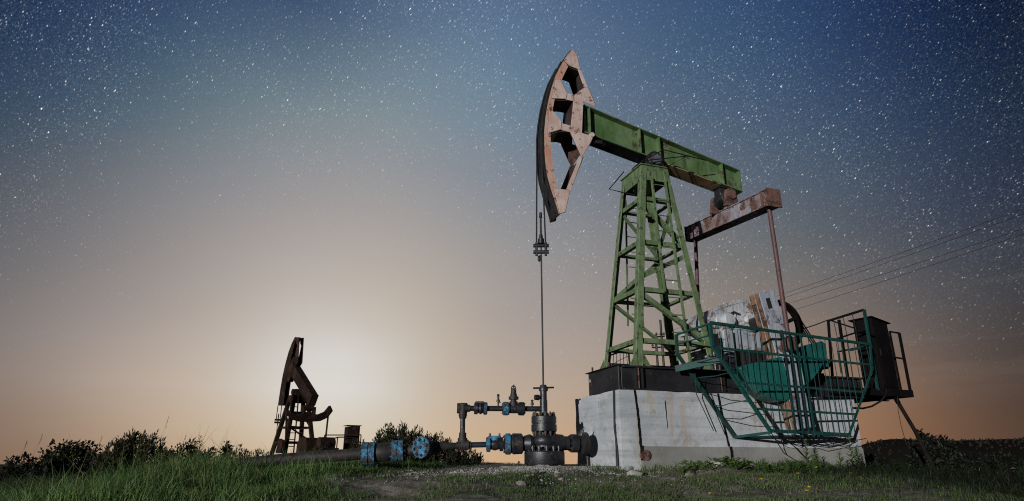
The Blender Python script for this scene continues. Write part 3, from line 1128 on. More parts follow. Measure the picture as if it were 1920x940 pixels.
def arc_strip(mb, b0, b1, d0, d1):
    ring = []
    for i in range(len(OUT)):
        tn = (OUT[min(i + 1, len(OUT) - 1)] - OUT[max(i - 1, 0)]).normalized()
        nn = V((tn.z, 0, -tn.x))
        if nn.x > 0:
            nn = -nn
        p, q = OUT[i] + nn * d0, OUT[i] + nn * d1
        ring.append([(p.x, b0, p.z), (q.x, b0, q.z), (q.x, b1, q.z), (p.x, b1, p.z)])
    base = len(mb.v)
    for r in ring:
        mb.v += [V(x) for x in r]
    for i in range(len(ring) - 1):
        for k in range(4):
            k2 = (k + 1) % 4
            mb.face((base + i * 4 + k, base + i * 4 + k2, base + i * 4 + 4 + k2, base + i * 4 + 4 + k))
    mb.face([base, base + 1, base + 2, base + 3])
    n = base + (len(ring) - 1) * 4
    mb.face([n + 3, n + 2, n + 1, n])


arc_strip(mb, HB0 + .02, HB1 - .005, -.03, .0)
head = mb.build('horse_head', 'oil', PJ)
side_frame(HB0, -1, ('salmon_band', 'salmon'))
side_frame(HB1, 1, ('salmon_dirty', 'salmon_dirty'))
mb = MB()
arc_strip(mb, HB0 + .002, HB0 + .018, -.05, .012)
mb.build('arc_flange', 'salmon_band', head)
for b0, b1 in ((.70, .745), (.80, .83), (.93, .96), (1.01, 1.055)):
    mb = MB()
    arc_strip(mb, b0, b1, .001, .03)
    mb.build('rope_track', 'oil', head)
# webs between the side frames (the dark boxes seen through the openings)
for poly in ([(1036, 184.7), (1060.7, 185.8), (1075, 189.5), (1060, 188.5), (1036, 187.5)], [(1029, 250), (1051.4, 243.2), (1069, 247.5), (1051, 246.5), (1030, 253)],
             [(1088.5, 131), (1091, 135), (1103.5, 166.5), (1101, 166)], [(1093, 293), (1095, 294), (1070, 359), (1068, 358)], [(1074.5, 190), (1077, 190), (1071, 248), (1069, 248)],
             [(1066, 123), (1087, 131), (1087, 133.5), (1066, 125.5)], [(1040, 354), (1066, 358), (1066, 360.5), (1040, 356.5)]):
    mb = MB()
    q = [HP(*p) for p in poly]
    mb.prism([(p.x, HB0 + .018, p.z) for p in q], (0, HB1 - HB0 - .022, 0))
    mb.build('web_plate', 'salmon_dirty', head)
mb = MB()
mb.box((-.09, .70, 6.3), (-.075, 1.05, 6.86))
mb.build('back_plate', 'oil', head)
mb = MB()
mb.tube([V((.05, HB0 - .03, 6.2)), V((.05, HB1 + .03, 6.2))], .05, 14)
mb.build('head_pin', 'salmon', head)

# ---- bridle ropes, carrier bar, polished rod
xr = min(p.x for p in OUT) - .022
i0 = min(range(len(OUT)), key=lambda i: OUT[i].x)
ZCAR = 3.83
for b, sg_ in ((BC - .13, 1), (BC + .13, -1)):
    pts = []
    for i in range(2, i0 + 1):
        tn = (OUT[min(i + 1, len(OUT) - 1)] - OUT[i - 1]).normalized()
        nn = V((tn.z, 0, -tn.x))
        if nn.x > 0:
            nn = -nn
        p = OUT[i] + nn * .04
        pts.append((p.x, b, p.z))
    for k in range(1, 9):
        e_ = V((xr - .006, BC, 0)) + V((.93, -.36, 0)).normalized() * (sg_ * .085)
        pts.append((xr - .015 + (e_.x - xr + .015) * k / 8, b + (e_.y - b) * k / 8, OUT[i0].z + (ZCAR - OUT[i0].z) * k / 8))
    MB().tube(pts, .015, 6).build('bridle_rope', 'rope', PJ)
mb = MB()
xc = xr - .006
CD = V((.93, -.36, 0)).normalized()
cc = V((xc, BC, 0))
for z in (ZCAR, ZCAR - .125):
    zz = V((0, 0, z))
    mb.tube([cc + zz - CD * .145, cc + zz - CD * .12, cc + zz + CD * .12, cc + zz + CD * .145], .036, 10)
    for sg in (-1, 1):
        mb.tube([cc + zz + CD * (sg * .085) - V((0, 0, .07)), cc + zz + CD * (sg * .085) + V((0, 0, .06))], .026, 8)
car = mb.build('carrier_bar', 'iron', PJ)
mb = MB()
mb.lathe((xc, BC, ZCAR + .04), (xc, BC, ZCAR + .22), [(0, .06), (.5, .06), (.5, .04), (1, .03)], 14)
mb.tube([(xc, BC, ZCAR + .2), (xc, BC, ZCAR + .56)], .02, 8)
mb.lathe((xc, BC, ZCAR + .56), (xc, BC, ZCAR + .66), [(0, .032), (1, .024)], 10)
mb.build('rod_clamp', 'iron', car)
mb = MB()
mb.tube([(xc, BC + .06, ZCAR - .17), (xc, BC + .08, ZCAR - .25), (xc, BC + .11, ZCAR - .27)], .02, 6)
mb.tube([(xc, BC + .13, ZCAR - .16), (xc, BC + .14, ZCAR - .25)], .018, 6)
mb.build('cotter', 'iron', car)
MB().tube([(xc, BC, 1.15), (xc, BC, ZCAR + .05)], .016, 8).build('polished_rod', 'rope', PJ)

# ---- equalizer, tail bearing, pitman rods
EQA, EQZ = 3.2, 4.86
NB_, FB_ = -.48, 2.22
pn, pf = L(1440, 376, NB_), L(1303, 437, FB_)
mb = MB()
ea, ez = lambda b: pn.x + (pf.x - pn.x) * (b - NB_) / (FB_ - NB_), lambda b: pn.z + (pf.z - pn.z) * (b - NB_) / (FB_ - NB_)
b0, b1 = NB_ - .17, FB_ + .17
h = .155
c0, c1_ = V((ea(b0), b0, ez(b0))), V((ea(b1), b1, ez(b1)))
mb.bar(c0, c1_, .30, .02, (1, 0, 0))
for v in list(mb.v):
    v.z += h
mb2 = MB().bar(c0, c1_, .30, .02, (1, 0, 0))
for v in mb2.v:
    v.z -= h
for sgn in (-1, 1):
    m3_ = MB().bar(c0, c1_, .016, 2 * h - .022, (1, 0, 0))
    for v in m3_.v:
        v.x += sgn * .12
    n = len(mb2.v)
    mb2.v += m3_.v
    for f in m3_.f:
        mb2.face([i + n for i in f])
n = len(mb.v)
mb.v += mb2.v
for f in mb2.f:
    mb.face([i + n for i in f])
eq = mb.build('equalizer', 'rust_blue', PJ, bevel=.004)
for b in (b0 - .02, b1 + .002):
    MB().box((ea(b) - .16, b, ez(b) - h - .03), (ea(b) + .16, b + .018, ez(b) + h + .03)).build('end_plate', 'rust', eq)
for b in (NB_, FB_, NB_ + .32, FB_ - .32):
    MB().box((ea(b) - .152, b - .03, ez(b) - h - .014), (ea(b) - .138, b + .03, ez(b) + h + .014)).build('strap', 'rust', eq)
zt = beam_pt(3.2, 0)
zm = ez(BC) + h + .01
mb = MB()
mb.lathe((3.2, BC - .17, (zt + zm) / 2), (3.2, BC + .17, (zt + zm) / 2), [(0, .10), (.1, .15), (.9, .15), (1, .10)], 22)
mb.box((3.06, BC - .1, (zt + zm) / 2), (3.34, BC + .1, zt - .016))
mb.box((3.02, BC - .14, zt - .014), (3.50, BC + .14, zt - .002))
tb = mb.build('tail_bearing', 'oil', PJ, bevel=.006)
for sg in (-1, 1):
    mb = MB()
    y = BC + sg * .24
    mb.prism([(3.02, y - .04, zm), (3.38, y - .04, zm), (3.31, y - .04, (zt + zm) / 2 + .12), (3.2, y - .04, (zt + zm) / 2 + .17), (3.09, y - .04, (zt + zm) / 2 + .12)], (0, .08, 0))
    mb.lathe((3.2, y - .07, (zt + zm) / 2), (3.2, y + .07, (zt + zm) / 2), [(0, .10), (1, .10)], 16)
    mb.build('bracket', 'rust', tb, bevel=.006)
PIN_Z = 2.0
for b, p in ((NB_, pn), (FB_, pf)):
    aa = 3.16 if b < BC else 3.2
    mb = MB()
    mb.tube([(p.x, b, p.z - h + .03), (aa, b, PIN_Z + .1)], .042, 12)
    pit = mb.build('pitman_rod', 'pink_rod', PJ)
    mb = MB()
    mb.lathe((aa, b - .09, PIN_Z), (aa, b + .09, PIN_Z), [(0, .10), (.1, .13), (.9, .13), (1, .10)], 20)
    mb.build('wrist_pin_bearing', 'rust', pit)
    mb = MB()
    mb.tube([(p.x, b - .06, p.z - .04), (p.x, b + .06, p.z - .04)], .04, 12)
    mb.build('upper_pin', 'rust', pit)

# ---- cranks with teal counterweights
CR_N = [L(*p, -.40) for p in ((1423, 550), (1452, 543), (1530, 800), (1496, 806))]


def crank(b_out, b_in, lit):
    mb = MB()
    mb.prism([(p.x, b_out, p.z) for p in CR_N], (0, b_in - b_out, 0))
    cr = mb.build('crank', 'greyblue', PJ, bevel=.006)
    lo, hi = min(b_out, b_in), max(b_out, b_in)
    tl, bl = CR_N[0], CR_N[3]
    # orange edge face, in two strips with a dark groove between
    for f0, f1 in ((.04, .40), (.56, .96)):
        mb = MB()
        p0, p1 = lo + (hi - lo) * f0, lo + (hi - lo) * f1
        mb.hexa([(bl.x - .018, p0, bl.z), (bl.x - .002, p0, bl.z), (bl.x - .002, p1, bl.z), (bl.x - .018, p1, bl.z),
                 (tl.x - .018, p0, tl.z), (tl.x - .002, p0, tl.z), (tl.x - .002, p1, tl.z), (tl.x - .018, p1, tl.z)])
        mb.build('edge_strip', 'orange', cr)
    sg = -1 if b_out < b_in else 1
    at_ = lambda f, s: (lambda l, r: l.lerp(r, s))(CR_N[0].lerp(CR_N[3], f), CR_N[1].lerp(CR_N[2], f))
    # slots and the shaft boss on the outer face
    for f0, f1, s0, s1 in ((.05, .13, .30, .55), (.30, .37, .50, .74), (.50, .55, .3, .6)):
        q = [at_(f0, s0), at_(f0, s1), at_(f1, s1), at_(f1, s0)]
        mb = MB()
        mb.prism([(p.x, b_out + sg * .001, p.z) for p in q], (0, sg * .004, 0))
        mb.build('slot', 'oil', cr)
    c = at_(.19, .5)
    mb = MB()
    mb.lathe((c.x, b_out, c.z), (c.x, b_out + sg * .03, c.z), [(0, .12), (.7, .12), (.7, .10), (1, .09)], 24)
    mb.build('shaft_hub', 'greyblue', cr)
    # weights clamped on both edges
    wl = [L(*p, -.40) for p in ((1386, 690), (1405, 683), (1436, 676), (1466, 668), (1487, 744), (1474, 752), (1455, 751), (1436, 743), (1419, 730), (1403, 711))]
    wr = [L(*p, -.40) for p in ((1490, 655), (1518, 646), (1541, 640), (1549, 645), (1550, 662), (1544, 682), (1535, 699), (1522, 714), (1508, 724))]
    for poly in (wl, wr):
        mb = MB()
        mb.prism([(p.x, b_out + sg * .015, p.z) for p in poly], (0, -sg * .36, 0))
        wgt = mb.build('counterweight', 'teal_weight', cr, bevel=.02)
        cx = sum((p.x for p in poly)) / len(poly)
        cz = sum((p.z for p in poly)) / len(poly)
        for k in (-1, 0, 1):
            xx = cx + k * .22
            mb = MB()
            mb.box((xx - .02, b_out + sg * .016 - .006, cz - .13), (xx + .02, b_out + sg * .016 + .006, cz + .16))
            mb.build('rib', 'teal_weight', wgt)
    return cr


crank(-.40, -.14, True)
crank(2.14, 1.88, False)

# ---- gear reducer
GZ0 = 1.90
mb = MB()
prof = [(2.30, GZ0), (3.36, GZ0), (3.42, 2.42), (2.24, 2.42)]
mb.prism([(a, .42, z) for a, z in prof], (0, .92, 0))
gr = mb.build('gear_reducer', 'gear', PJ, bevel=.02)
mb = MB()
lid = [L(u, v, .44) for u, v in ((1326, 622), (1328, 596), (1341, 578), (1362, 570), (1385, 563.5), (1397, 563), (1409, 575), (1420, 592), (1424, 622))]
lid = [(p.x, max(p.z, 2.458)) for p in lid]
mb.prism([(a, .44, z) for a, z in lid], (0, .88, 0))
ldo = mb.build('lid', 'gear', gr, bevel=.025)
for k in range(len(lid) - 1):                  # raised seams over the dome, and bosses
    (xa, za), (xb, zb2) = lid[k], lid[k + 1]
    MB().hexa([(xa, .428, za - .05), (xb, .428, zb2 - .05), (xb, .439, zb2 - .05), (xa, .439, za - .05), (xa, .428, za + .012), (xb, .428, zb2 + .012), (xb, .439, zb2 + .012), (xa, .439, za + .012)]).build('rim', 'gear', ldo)
for a in (2.45, 2.78, 3.0):
    MB().box((a, .40, 2.46), (a + .028, .439, 2.74)).build('rib', 'gear', ldo)
MB().box((2.33, .38, 2.46), (2.52, .439, 2.60)).build('side_box', 'gear', ldo, bevel=.01)
mb = MB().box((2.16, .36, 2.405), (3.50, 1.40, 2.455))
mb.build('flange', 'gear', gr, bevel=.006)
for k in range(8):
    a = 2.22 + k * .17
    MB().lathe((a, .40, 2.456), (a, .40, 2.49), [(0, .02), (1, .02)], 6).build('bolt', 'rust', gr)
for a, z, r in ((3.08, 2.58, .21), (2.55, 2.56, .15)):
    mb = MB()
    mb.lathe((a, .44, z), (a, .24, z), [(0, r * 1.25), (.25, r * 1.25), (.25, r), (.8, r * .92), (1, r * .7)], 26)
    mb.build('bearing_cap', 'gear', gr)
MB().lathe((3.03, -.13, 2.52), (3.03, .25, 2.52), [(0, .09), (1, .09)], 16).build('slow_shaft', 'oil', gr)
MB().lathe((3.03, 1.34, 2.52), (3.03, 1.88, 2.52), [(0, .09), (1, .09)], 16).build('slow_shaft', 'oil', gr)
mb = MB()
for k in range(3):
    a = 2.5 + k * .3
    mb.box((a, .43, 2.0), (a + .03, .42 - .05, 2.40))
mb.build('rib', 'gear', gr)
mb = MB()
mb.box((2.25, .30, 1.57), (2.45, 1.45, GZ0 - .003))
mb.box((3.2, .30, 1.57), (3.42, 1.45, GZ0 - .003))
mb.box((2.46, .36, 1.6), (3.19, .42, 1.86))
mb.build('reducer_stand', 'iron', PJ, bevel=.01)

mb = MB()
mb.tube([(2.62, .45, 2.46), (2.62, .40, 2.68), (2.75, .38, 2.74), (2.9, .40, 2.70)], .022, 8)
mb.build('oil_pipe', 'iron', gr)
mb = MB().box((2.40, .30, 1.93), (2.62, .41, 2.36))
mb.build('inspection_cover', 'gear', gr, bevel=.008)
for a in (2.40, 2.72, 3.22):
    MB().hexa([(a, .36, GZ0 + .02), (a + .04, .36, GZ0 + .02), (a + .04, .419, GZ0 + .02), (a, .419, GZ0 + .02), (a, .36, 2.404), (a + .04, .36, 2.404), (a + .04, .419, 2.404), (a, .419, 2.404)]).build('rib', 'gear', gr)
mb = MB()  # added dark boxes standing in for shade beside and under the reducer
mb.box((2.05, .18, 1.57), (2.20, .26, 2.25))
mb.box((2.5, .12, 1.572), (3.35, .2, 1.98))
mb.build('shade_box', 'oil', PJ, bevel=.01)

# ---- belt wheel, belts and motor
WC = L(1463, 610, .95)
mb = MB()
seg = 40
for (ro, ri, b0_, b1_) in ((.52, .46, .88, 1.04),):
    base = len(mb.v)
    for k in range(seg):
        t_ = 2 * PI * k / seg
        for r_, b_ in ((ro, b0_), (ro, b1_), (ri, b1_), (ri, b0_)):
            mb.v.append(V((WC.x + r_ * math.cos(t_), b_, WC.z + r_ * math.sin(t_))))
    for k in range(seg):
        k2 = (k + 1) % seg
        for j in range(4):
            j2 = (j + 1) % 4
            mb.face((base + k * 4 + j, base + k * 4 + j2, base + k2 * 4 + j2, base + k2 * 4 + j), j in (0, 2))
wh = mb.build('belt_wheel', 'dark_rust', PJ)
for k in range(5):
    t_ = k * 2 * PI / 5 + .4
    MB().bar((WC.x + .07 * math.cos(t_), .96, WC.z + .07 * math.sin(t_)), (WC.x + .445 * math.cos(t_), .96, WC.z + .445 * math.sin(t_)), .06, .07, (0, 1, 0)).build('spoke', 'dark_rust', wh)
MB().lathe((WC.x, .80, WC.z), (WC.x, 1.12, WC.z), [(0, .08), (1, .08)], 18).build('hub', 'dark_rust', wh)
MC = V((WC.x + .95, .96, 1.95))
mb = MB()
mb.lathe((MC.x, 1.12, MC.z), (MC.x, 1.65, MC.z), [(0, .12), (.06, .19), (.85, .19), (1, .12)], 22)
mb.box((MC.x - .2, 1.15, 1.575), (MC.x + .2, 1.6, 1.80))
mo = mb.build('motor', 'dark_rust', PJ, bevel=.006)
MB().lathe((MC.x, .87, MC.z), (MC.x, 1.05, MC.z), [(0, .11), (1, .11)], 20).build('motor_pulley', 'dark_rust', mo)
for db in (-.05, 0, .05):
    mb = MB()
    d = (MC - WC)
    d.y = 0
    nn = V((-d.z, 0, d.x)).normalized()
    y = .96 + db
    for s_ in (1, -1):
        p = V((WC.x, y, WC.z)) + nn * (.53 * s_)
        q = V((MC.x, y, MC.z)) + nn * (.115 * s_)
        mb.bar(p, q, .022, .016, (0, 1, 0))
    mb.build('belt', 'cable', PJ)
# brake lever and junk on the skid
mb = MB()
mb.tube([(4.05, .35, 1.57), (4.12, .33, 2.35)], .018, 6)
mb.tube([(4.12, .33, 2.35), (4.30, .33, 2.42)], .016, 6)
mb.build('brake_lever', 'iron', PJ)
mb = MB()
mb.box((3.75, .25, 1.57), (4.35, 1.2, 1.80))
mb.build('motor_slide', 'iron', PJ, bevel=.01)

ob_ = MB().tube([L(1498, 620, .9), L(1512, 615, .7), L(1530, 609, .75), L(1553, 600, .73)], .011, 6).build('power_cable', 'cable', PJ)
# ================================================================== GUARD ROUND THE NEAR CRANK
GP0, GD = (1.16, -1.0, 0), (math.cos(R(9.6)), math.sin(R(9.6)))
G = lambda u, v: FM.hit(u, v, GP0, GD)
gd = thing('crank_guard', FM, (2.4, -.8, .4), 'teal welded bar guard basket in front of the near crank', 'guard rail')
FR = {'tl': G(1331, 607), 'ml': G(1336, 650), 'bl': G(1446, 811), 'br': G(1594, 818), 'mr': G(1638, 692), 'tr': G(1634, 648)}


def gang(name, p, q, w=.045, mt='teal', parent=None):
    d = (V(q) - V(p)).normalized()
    nrm_ = V((-GD[1], GD[0], 0))
    a = d.cross(nrm_).normalized()
    mb = MB().angle(p, q, w, .006, a, nrm_)
    return mb.build(name, mt, parent)


fr_ = gang('front_frame', FR['tl'], FR['tr'], parent=gd)
for a, b in (('tl', 'ml'), ('ml', 'bl'), ('bl', 'br'), ('br', 'mr'), ('mr', 'tr')):
    gang('frame_bar', FR[a], FR[b], .05, parent=fr_)
dd = V((GD[0], GD[1], 0))


def xspan(z):                                  # left/right ends of the front panel at height z, along GD
    pts = [FR[k] for k in ('tl', 'ml', 'bl', 'br', 'mr', 'tr')]
    hits = []
    for i in range(len(pts)):
        p, q = pts[i], pts[(i + 1) % len(pts)]
        if (p.z - z) * (q.z - z) <= 0 and abs(p.z - q.z) > 1e-6:
            hits.append(p.lerp(q, (z - p.z) / (q.z - p.z)))
    hits.sort(key=lambda h_: h_.x)
    return hits[0], hits[-1]


for vl in (655, 712, 758):
    zq = G(1480, vl + 14).z
    p, q = xspan(zq)
    gang('rail', p, q, .035, parent=fr_)


def at_x(x):                                   # lower/upper edge of the panel at distance x
    pts = [FR[k] for k in ('tl', 'ml', 'bl', 'br', 'mr', 'tr')]
    hs = []
    for i in range(len(pts)):
        p, q = pts[i], pts[(i + 1) % len(pts)]
        if (p.x - x) * (q.x - x) <= 0 and abs(p.x - q.x) > 1e-6:
            hs.append(p.lerp(q, (x - p.x) / (q.x - p.x)))
    hs.sort(key=lambda h_: h_.z)
    return hs[0], hs[-1]


x = FR['tl'].x + .17
i = 0
while x < FR['tr'].x - .03:
    p, q = at_x(x)
    o = V((GD[1], -GD[0], 0)) * .006
    lean = random.uniform(-.03, .03)
    mb = MB()
    thick = i % 5 == 3 and x > 2.2
    if 9 <= i <= 12:
        mb.bar(p + o, q + o, .045, .008, dd)
    else:
        mb.tube([p + o, p.lerp(q, .5) + o + dd * lean, q + o], .0068, 5)
    mb.build('bar', 'teal_dark' if i % 4 else 'teal', fr_)
    x += random.uniform(.13, .20)
    i += 1
# left return: posts, back frame on the wall, rungs
BK = {'t': L(1268, 628, -.04), 'm': L(1270, 664, -.04), 'b': L(1378, 820, -.04)}
sd = MB().bar(BK['t'], BK['m'], .045, .045, (1, 0, 0)).build('side_frame', 'teal', gd)
for p, q, w in ((BK['t'], FR['tl'], .03), (BK['m'].lerp(BK['t'], .5), FR['ml'].lerp(FR['tl'], .5), .02), (BK['m'], BK['b'], .05), (BK['b'], FR['bl'], .04)):
    MB().bar(p, q, w, w, (1, 0, 0)).build('frame_bar', 'teal' if w < .045 else 'teal_dark', sd)
# broad teal plank at hand height
p, q = L(1266, 692, -.06), L(1350, 674, -.72)
MB().bar(p, q, .11, .022, (0, 0, 1)).build('plank', 'teal', sd, bevel=.004)
for k, f in enumerate((.12, .3, .46, .62, .78)):
    p, q = BK['m'].lerp(BK['b'], f), FR['ml'].lerp(FR['bl'], f)
    m_ = p.lerp(q, .5) + V((random.uniform(-.08, .08), 0, random.uniform(-.09, .0)))
    m2 = p.lerp(q, .25) + V((0, 0, random.uniform(-.05, .02)))
    MB().tube([p, m2, m_, q], .008, 5).build('wire_rung', 'teal' if k % 2 else 'cable', sd)
# right return and the bottom back bar
BK2 = {'t': FR['tr'] + V((.05, .55, 0)), 'b': FR['br'] + V((-.05, .30, .02))}
for p, q in ((FR['tr'], BK2['t']), (FR['br'], BK2['b']), (BK['b'], BK2['b'])):
    MB().bar(p, q, .035, .035, (0, 0, 1)).build('frame_bar', 'teal_dark', sd)
# loose wires trailing under the basket
for k in range(11):
    x0 = random.uniform(2.2, 3.6)
    x1 = x0 + random.uniform(.6, 1.7)
    p = V((x0, random.uniform(-.8, -.2), FR['bl'].z - random.uniform(-.02, .06)))
    q = V((min(x1, 4.6), random.uniform(-.5, -.1), FR['bl'].z - random.uniform(0, .12)))
    mm = p.lerp(q, .5) - V((0, 0, random.uniform(.02, .16)))
    MB().tube([p, p.lerp(mm, .5) - V((0, 0, .03)), mm, q.lerp(mm, .5) - V((0, 0, .02)), q], .007, 5).build('loose_wire', 'cable', sd)
for (pts, mt) in (([L(1303, 700, -.3), L(1306, 740, -.2), L(1320, 770, -.15), L(1338, 808, -.1)], 'teal_dark'), ([L(1322, 730, -.2), L(1345, 780, -.1), L(1360, 816, -.08)], 'cable'),
                  ([L(1455, 812, -.5), L(1490, 838, -.25), L(1520, 870, -.2)], 'cable'), ([L(1446, 812, -.5), L(1470, 850, -.2), L(1505, 872, -.15)], 'cable')):
    MB().tube(pts, .008, 5).build('loose_wire', mt, sd)

# low teal rail beyond the tower on the far side
fg = thing('far_crank_guard', FM, (1.0, 2.0, 1.57), 'low teal wire fence behind the green tower', 'guard rail')
pts = [L(1136, 702, 1.95), L(1139, 668, 1.95), L(1178, 655, 1.95 + .6), L(1181, 686, 1.95 + .6)]
fg_r = MB().bar(pts[1], pts[2], .03, .03, (0, 0, 1)).build('rail', 'teal', fg)
MB().bar(pts[0], pts[3], .03, .03, (0, 0, 1)).build('rail', 'teal', fg)
for f in (0, 1):
    MB().bar(pts[0].lerp(pts[3], f), pts[1].lerp(pts[2], f), .03, .03, (1, 0, 0)).build('post', 'teal_dark', fg)
for f in np.linspace(.12, .9, 6):
    MB().tube([pts[0].lerp(pts[3], f), pts[1].lerp(pts[2], f)], .007, 5).build('bar', 'cable', fg)
MB().tube([pts[0].lerp(pts[1], .3), pts[0].lerp(pts[2], .5), pts[3].lerp(pts[2], .6)], .006, 5).build('wire', 'cable', fg)
q0, q1 = V((1.2, 2.3, 1.75)), V((2.6, 2.3, 1.75))
for z in (1.72, 1.95):
    MB().bar((.9, 2.3, z), (3.0, 2.3, z), .03, .03, (0, 0, 1)).build('rail', 'teal_dark', fg)
for a in np.arange(.95, 3.0, .22):
    MB().tube([(a, 2.3, 1.3), (a, 2.3, 1.96)], .009, 5).build('bar', 'cable', fg)

# ================================================================== PLATFORM AND CABINET ON THE RIGHT
PB = -.02
P1 = L(1711, 735, PB)
ZP = P1.z
plat = thing('service_platform', FM, (P1.x - .9, PB + .8, ZP), 'dark rusty steel platform with bent railings at the block end', 'platform')
a1, a0 = P1.x, L(1560, 727, PB).x
nw = 1.75
mb = MB()
mb.box((a0, PB, ZP), (a1, PB + nw, ZP + .012))
dk = mb.build('deck', 'dark_rust', plat)
for (lo, hi) in (((a0, PB - .012, ZP - .10), (a1, PB - .001, ZP + .03)), ((a0 - .012, PB, ZP - .10), (a0 - .001, PB + nw, ZP + .03)), ((a1 + .001, PB, ZP - .10), (a1 + .012, PB + nw, ZP + .03)),
                 ((a0 + .6, PB + .001, ZP - .11), (a0 + .66, PB + nw - .01, ZP - .002)), ((a0 + 1.3, PB + .001, ZP - .11), (a0 + 1.36, PB + nw - .01, ZP - .002)), ((a0, PB + .55, ZP - .13), (a1, PB + .62, ZP - .112))):
    MB().box(lo, hi).build('joist', 'dark_rust', dk)
KX = FM
rl = MB().bar(L(1553, 602, PB + .75), L(1620, 581, PB), .04, .04, (0, 0, 1)).build('railing', 'dark_rust', plat)
tt = L(1620, 581, PB)
for p, q, w, mt in ((tt, V((tt.x - .02, PB, ZP)), .045, 'teal_dark'), (L(1553, 602, PB + .75), L(1562, 722, PB + .75), .04, 'dark_rust'), (L(1573, 600, PB + .5), L(1590, 712, PB + .5), .045, 'dark_rust'),
                    (L(1562, 638, PB + .7), L(1622, 618, PB + .05), .03, 'dark_rust'), (L(1570, 660, PB + .7), L(1630, 648, PB + .05), .03, 'dark_rust'), (L(1560, 602, PB + .7), L(1640, 628, PB + .0), .025, 'dark_rust'),
                    (L(1572, 662, PB + .6), L(1578, 700, PB + .6), .03, 'teal_dark')):
    MB().bar(p, q, w, w, (1, .1, .1)).build('rail_bar', mt, rl)
for f in (.15, .42, .68):
    p = L(1553, 602, PB + .75).lerp(tt, f)
    MB().tube([p, p - V((-.02, 0, .35)), V((p.x - .02, p.y, ZP))], .008, 5).build('bar', 'cable', rl)
pr = L(1686, 625, PB + .02)
rr = MB().bar(P1 + V((-.03, .02, 0)), pr, .04, .04, (1, 0, 0)).build('railing', 'dark_rust', plat)
for p, q in ((pr, L(1668, 622, PB + .35)), (P1.lerp(pr, .55), L(1665, 668, PB + .4)), (L(1668, 622, PB + .35), V((L(1668, 622, PB + .35).x, PB + .35, ZP)))):
    MB().bar(p, q, .032, .032, (1, .1, .1)).build('rail_bar', 'dark_rust', rr)
# cable looping below the deck
mb = MB()
pts = [L(u, v, PB) for u, v in ((1600, 765), (1618, 766), (1635, 762), (1652, 752), (1660, 742), (1662, 730))]
mb.tube(pts, .018, 7)
mb.tube([L(1683, 742, PB), L(1684, 770, PB), L(1690, 800, PB), L(1700, 835, PB)], .006, 5)
mb.build('hanging_cable', 'cable', dk)
# cabinet
KB = PB + .12
kc = [L(1612, 596, KB), L(1636, 590, KB)]
kz = L(1645, 731, KB).z
ka0 = L(1651, 700, KB).x + .02
kf = Frame(FM.w((ka0, KB, ZP + .013)), (math.sin(R(60)), math.cos(R(60)), 0))
cab = thing('control_cabinet', kf, (0, 0, 0), 'tall dark rusted steel control cabinet standing on the platform', 'control cabinet')
zt_ = L(1636, 592, KB).z - ZP
wd, dp = .53, .40
mb = MB()
mb.hexa([(0, 0, 0), (wd, 0, 0), (wd, dp, 0), (0, dp, 0), (0, 0, zt_ - .06), (wd, 0, zt_ - .13), (wd, dp, zt_ - .13), (0, dp, zt_ - .06)])
cb_ = mb.build('cabinet_body', 'dark_rust', cab, org=(0, 0, 0), bevel=.006)
mb = MB()
mb.hexa([(-.06, -.05, zt_ - .055), (wd + .04, -.05, zt_ - .135), (wd + .04, dp + .05, zt_ - .135), (-.06, dp + .05, zt_ - .055), (-.06, -.05, zt_ - .035), (wd + .04, -.05, zt_ - .115), (wd + .04, dp + .05, zt_ - .115), (-.06, dp + .05, zt_ - .035)])
mb.build('roof', 'dark_rust', cab, org=(0, 0, 0))
mb = MB().box((.03, -.014, .08), (wd - .03, -.001, zt_ - .24))
dr = mb.build('door', 'dark_rust', cab, org=(0, 0, 0), bevel=.004)
MB().box((.07, -.03, zt_ * .45), (.09, -.015, zt_ * .55)).build('handle', 'iron', dr, org=(0, 0, 0))
for z in (.25, zt_ - .4):
    MB().tube([(wd - .035, -.02, z), (wd - .035, -.02, z + .09)], .01, 6).build('hinge', 'iron', dr, org=(0, 0, 0))
mb = MB().box((-.012, .04, .1), (-.001, dp - .04, zt_ - .2))
mb.build('side_panel', 'dark_rust', cab, org=(0, 0, 0))
# leaning prop
p, q = L(1678, 745, PB + .1), at(1752, 869, 13.6)
q = FM.l(q)
pp = thing('leaning_prop', FM, tuple(q), 'weathered pole propped at a slant under the service platform', 'pole')
MB().tube([q - V((0, 0, .2)), q.lerp(p, .5), p], .042, 10, r1=.036).build('pole', 'wood', pp)
mb = MB().tube([p - (p - q).normalized() * .16, p + (p - q).normalized() * .02], .045, 10)
mb.build('end_sleeve', 'dark_rust', pp)

# ================================================================== WELLHEAD AND VALVES
WX = FM.w((xc, BC, 0))
YL = lambda u: WX.y - (1019 - u) * .0008
Q = lambda u, v: at(u, v, YL(u))
W0 = V((WX.x, WX.y, 0))
zq_ = lambda v: at(1019, v, WX.y).z


def bolts(parent, c, axis, r, n, length, rb=.016, mat='iron', ph=0.0, both=True):
    axis = V(axis).normalized()
    a = axis.cross(V((.1, .2, 1)) if abs(axis.z) < .9 else V((1, .1, 0))).normalized()
    b = axis.cross(a)
    for k in range(n):
        t_ = 2 * PI * k / n + ph
        p = V(c) + a * (r * math.cos(t_)) + b * (r * math.sin(t_))
        mb = MB()
        mb.lathe(p - axis * length / 2, p + axis * length / 2, [(0, rb * .6), (.08, rb * .6), (.08, rb), (.30, rb), (.30, rb * .6), (.70, rb * .6), (.70, rb), (.92, rb), (.92, rb * .6), (1, rb * .6)], 6)
        mb.build('bolt', mat, parent)


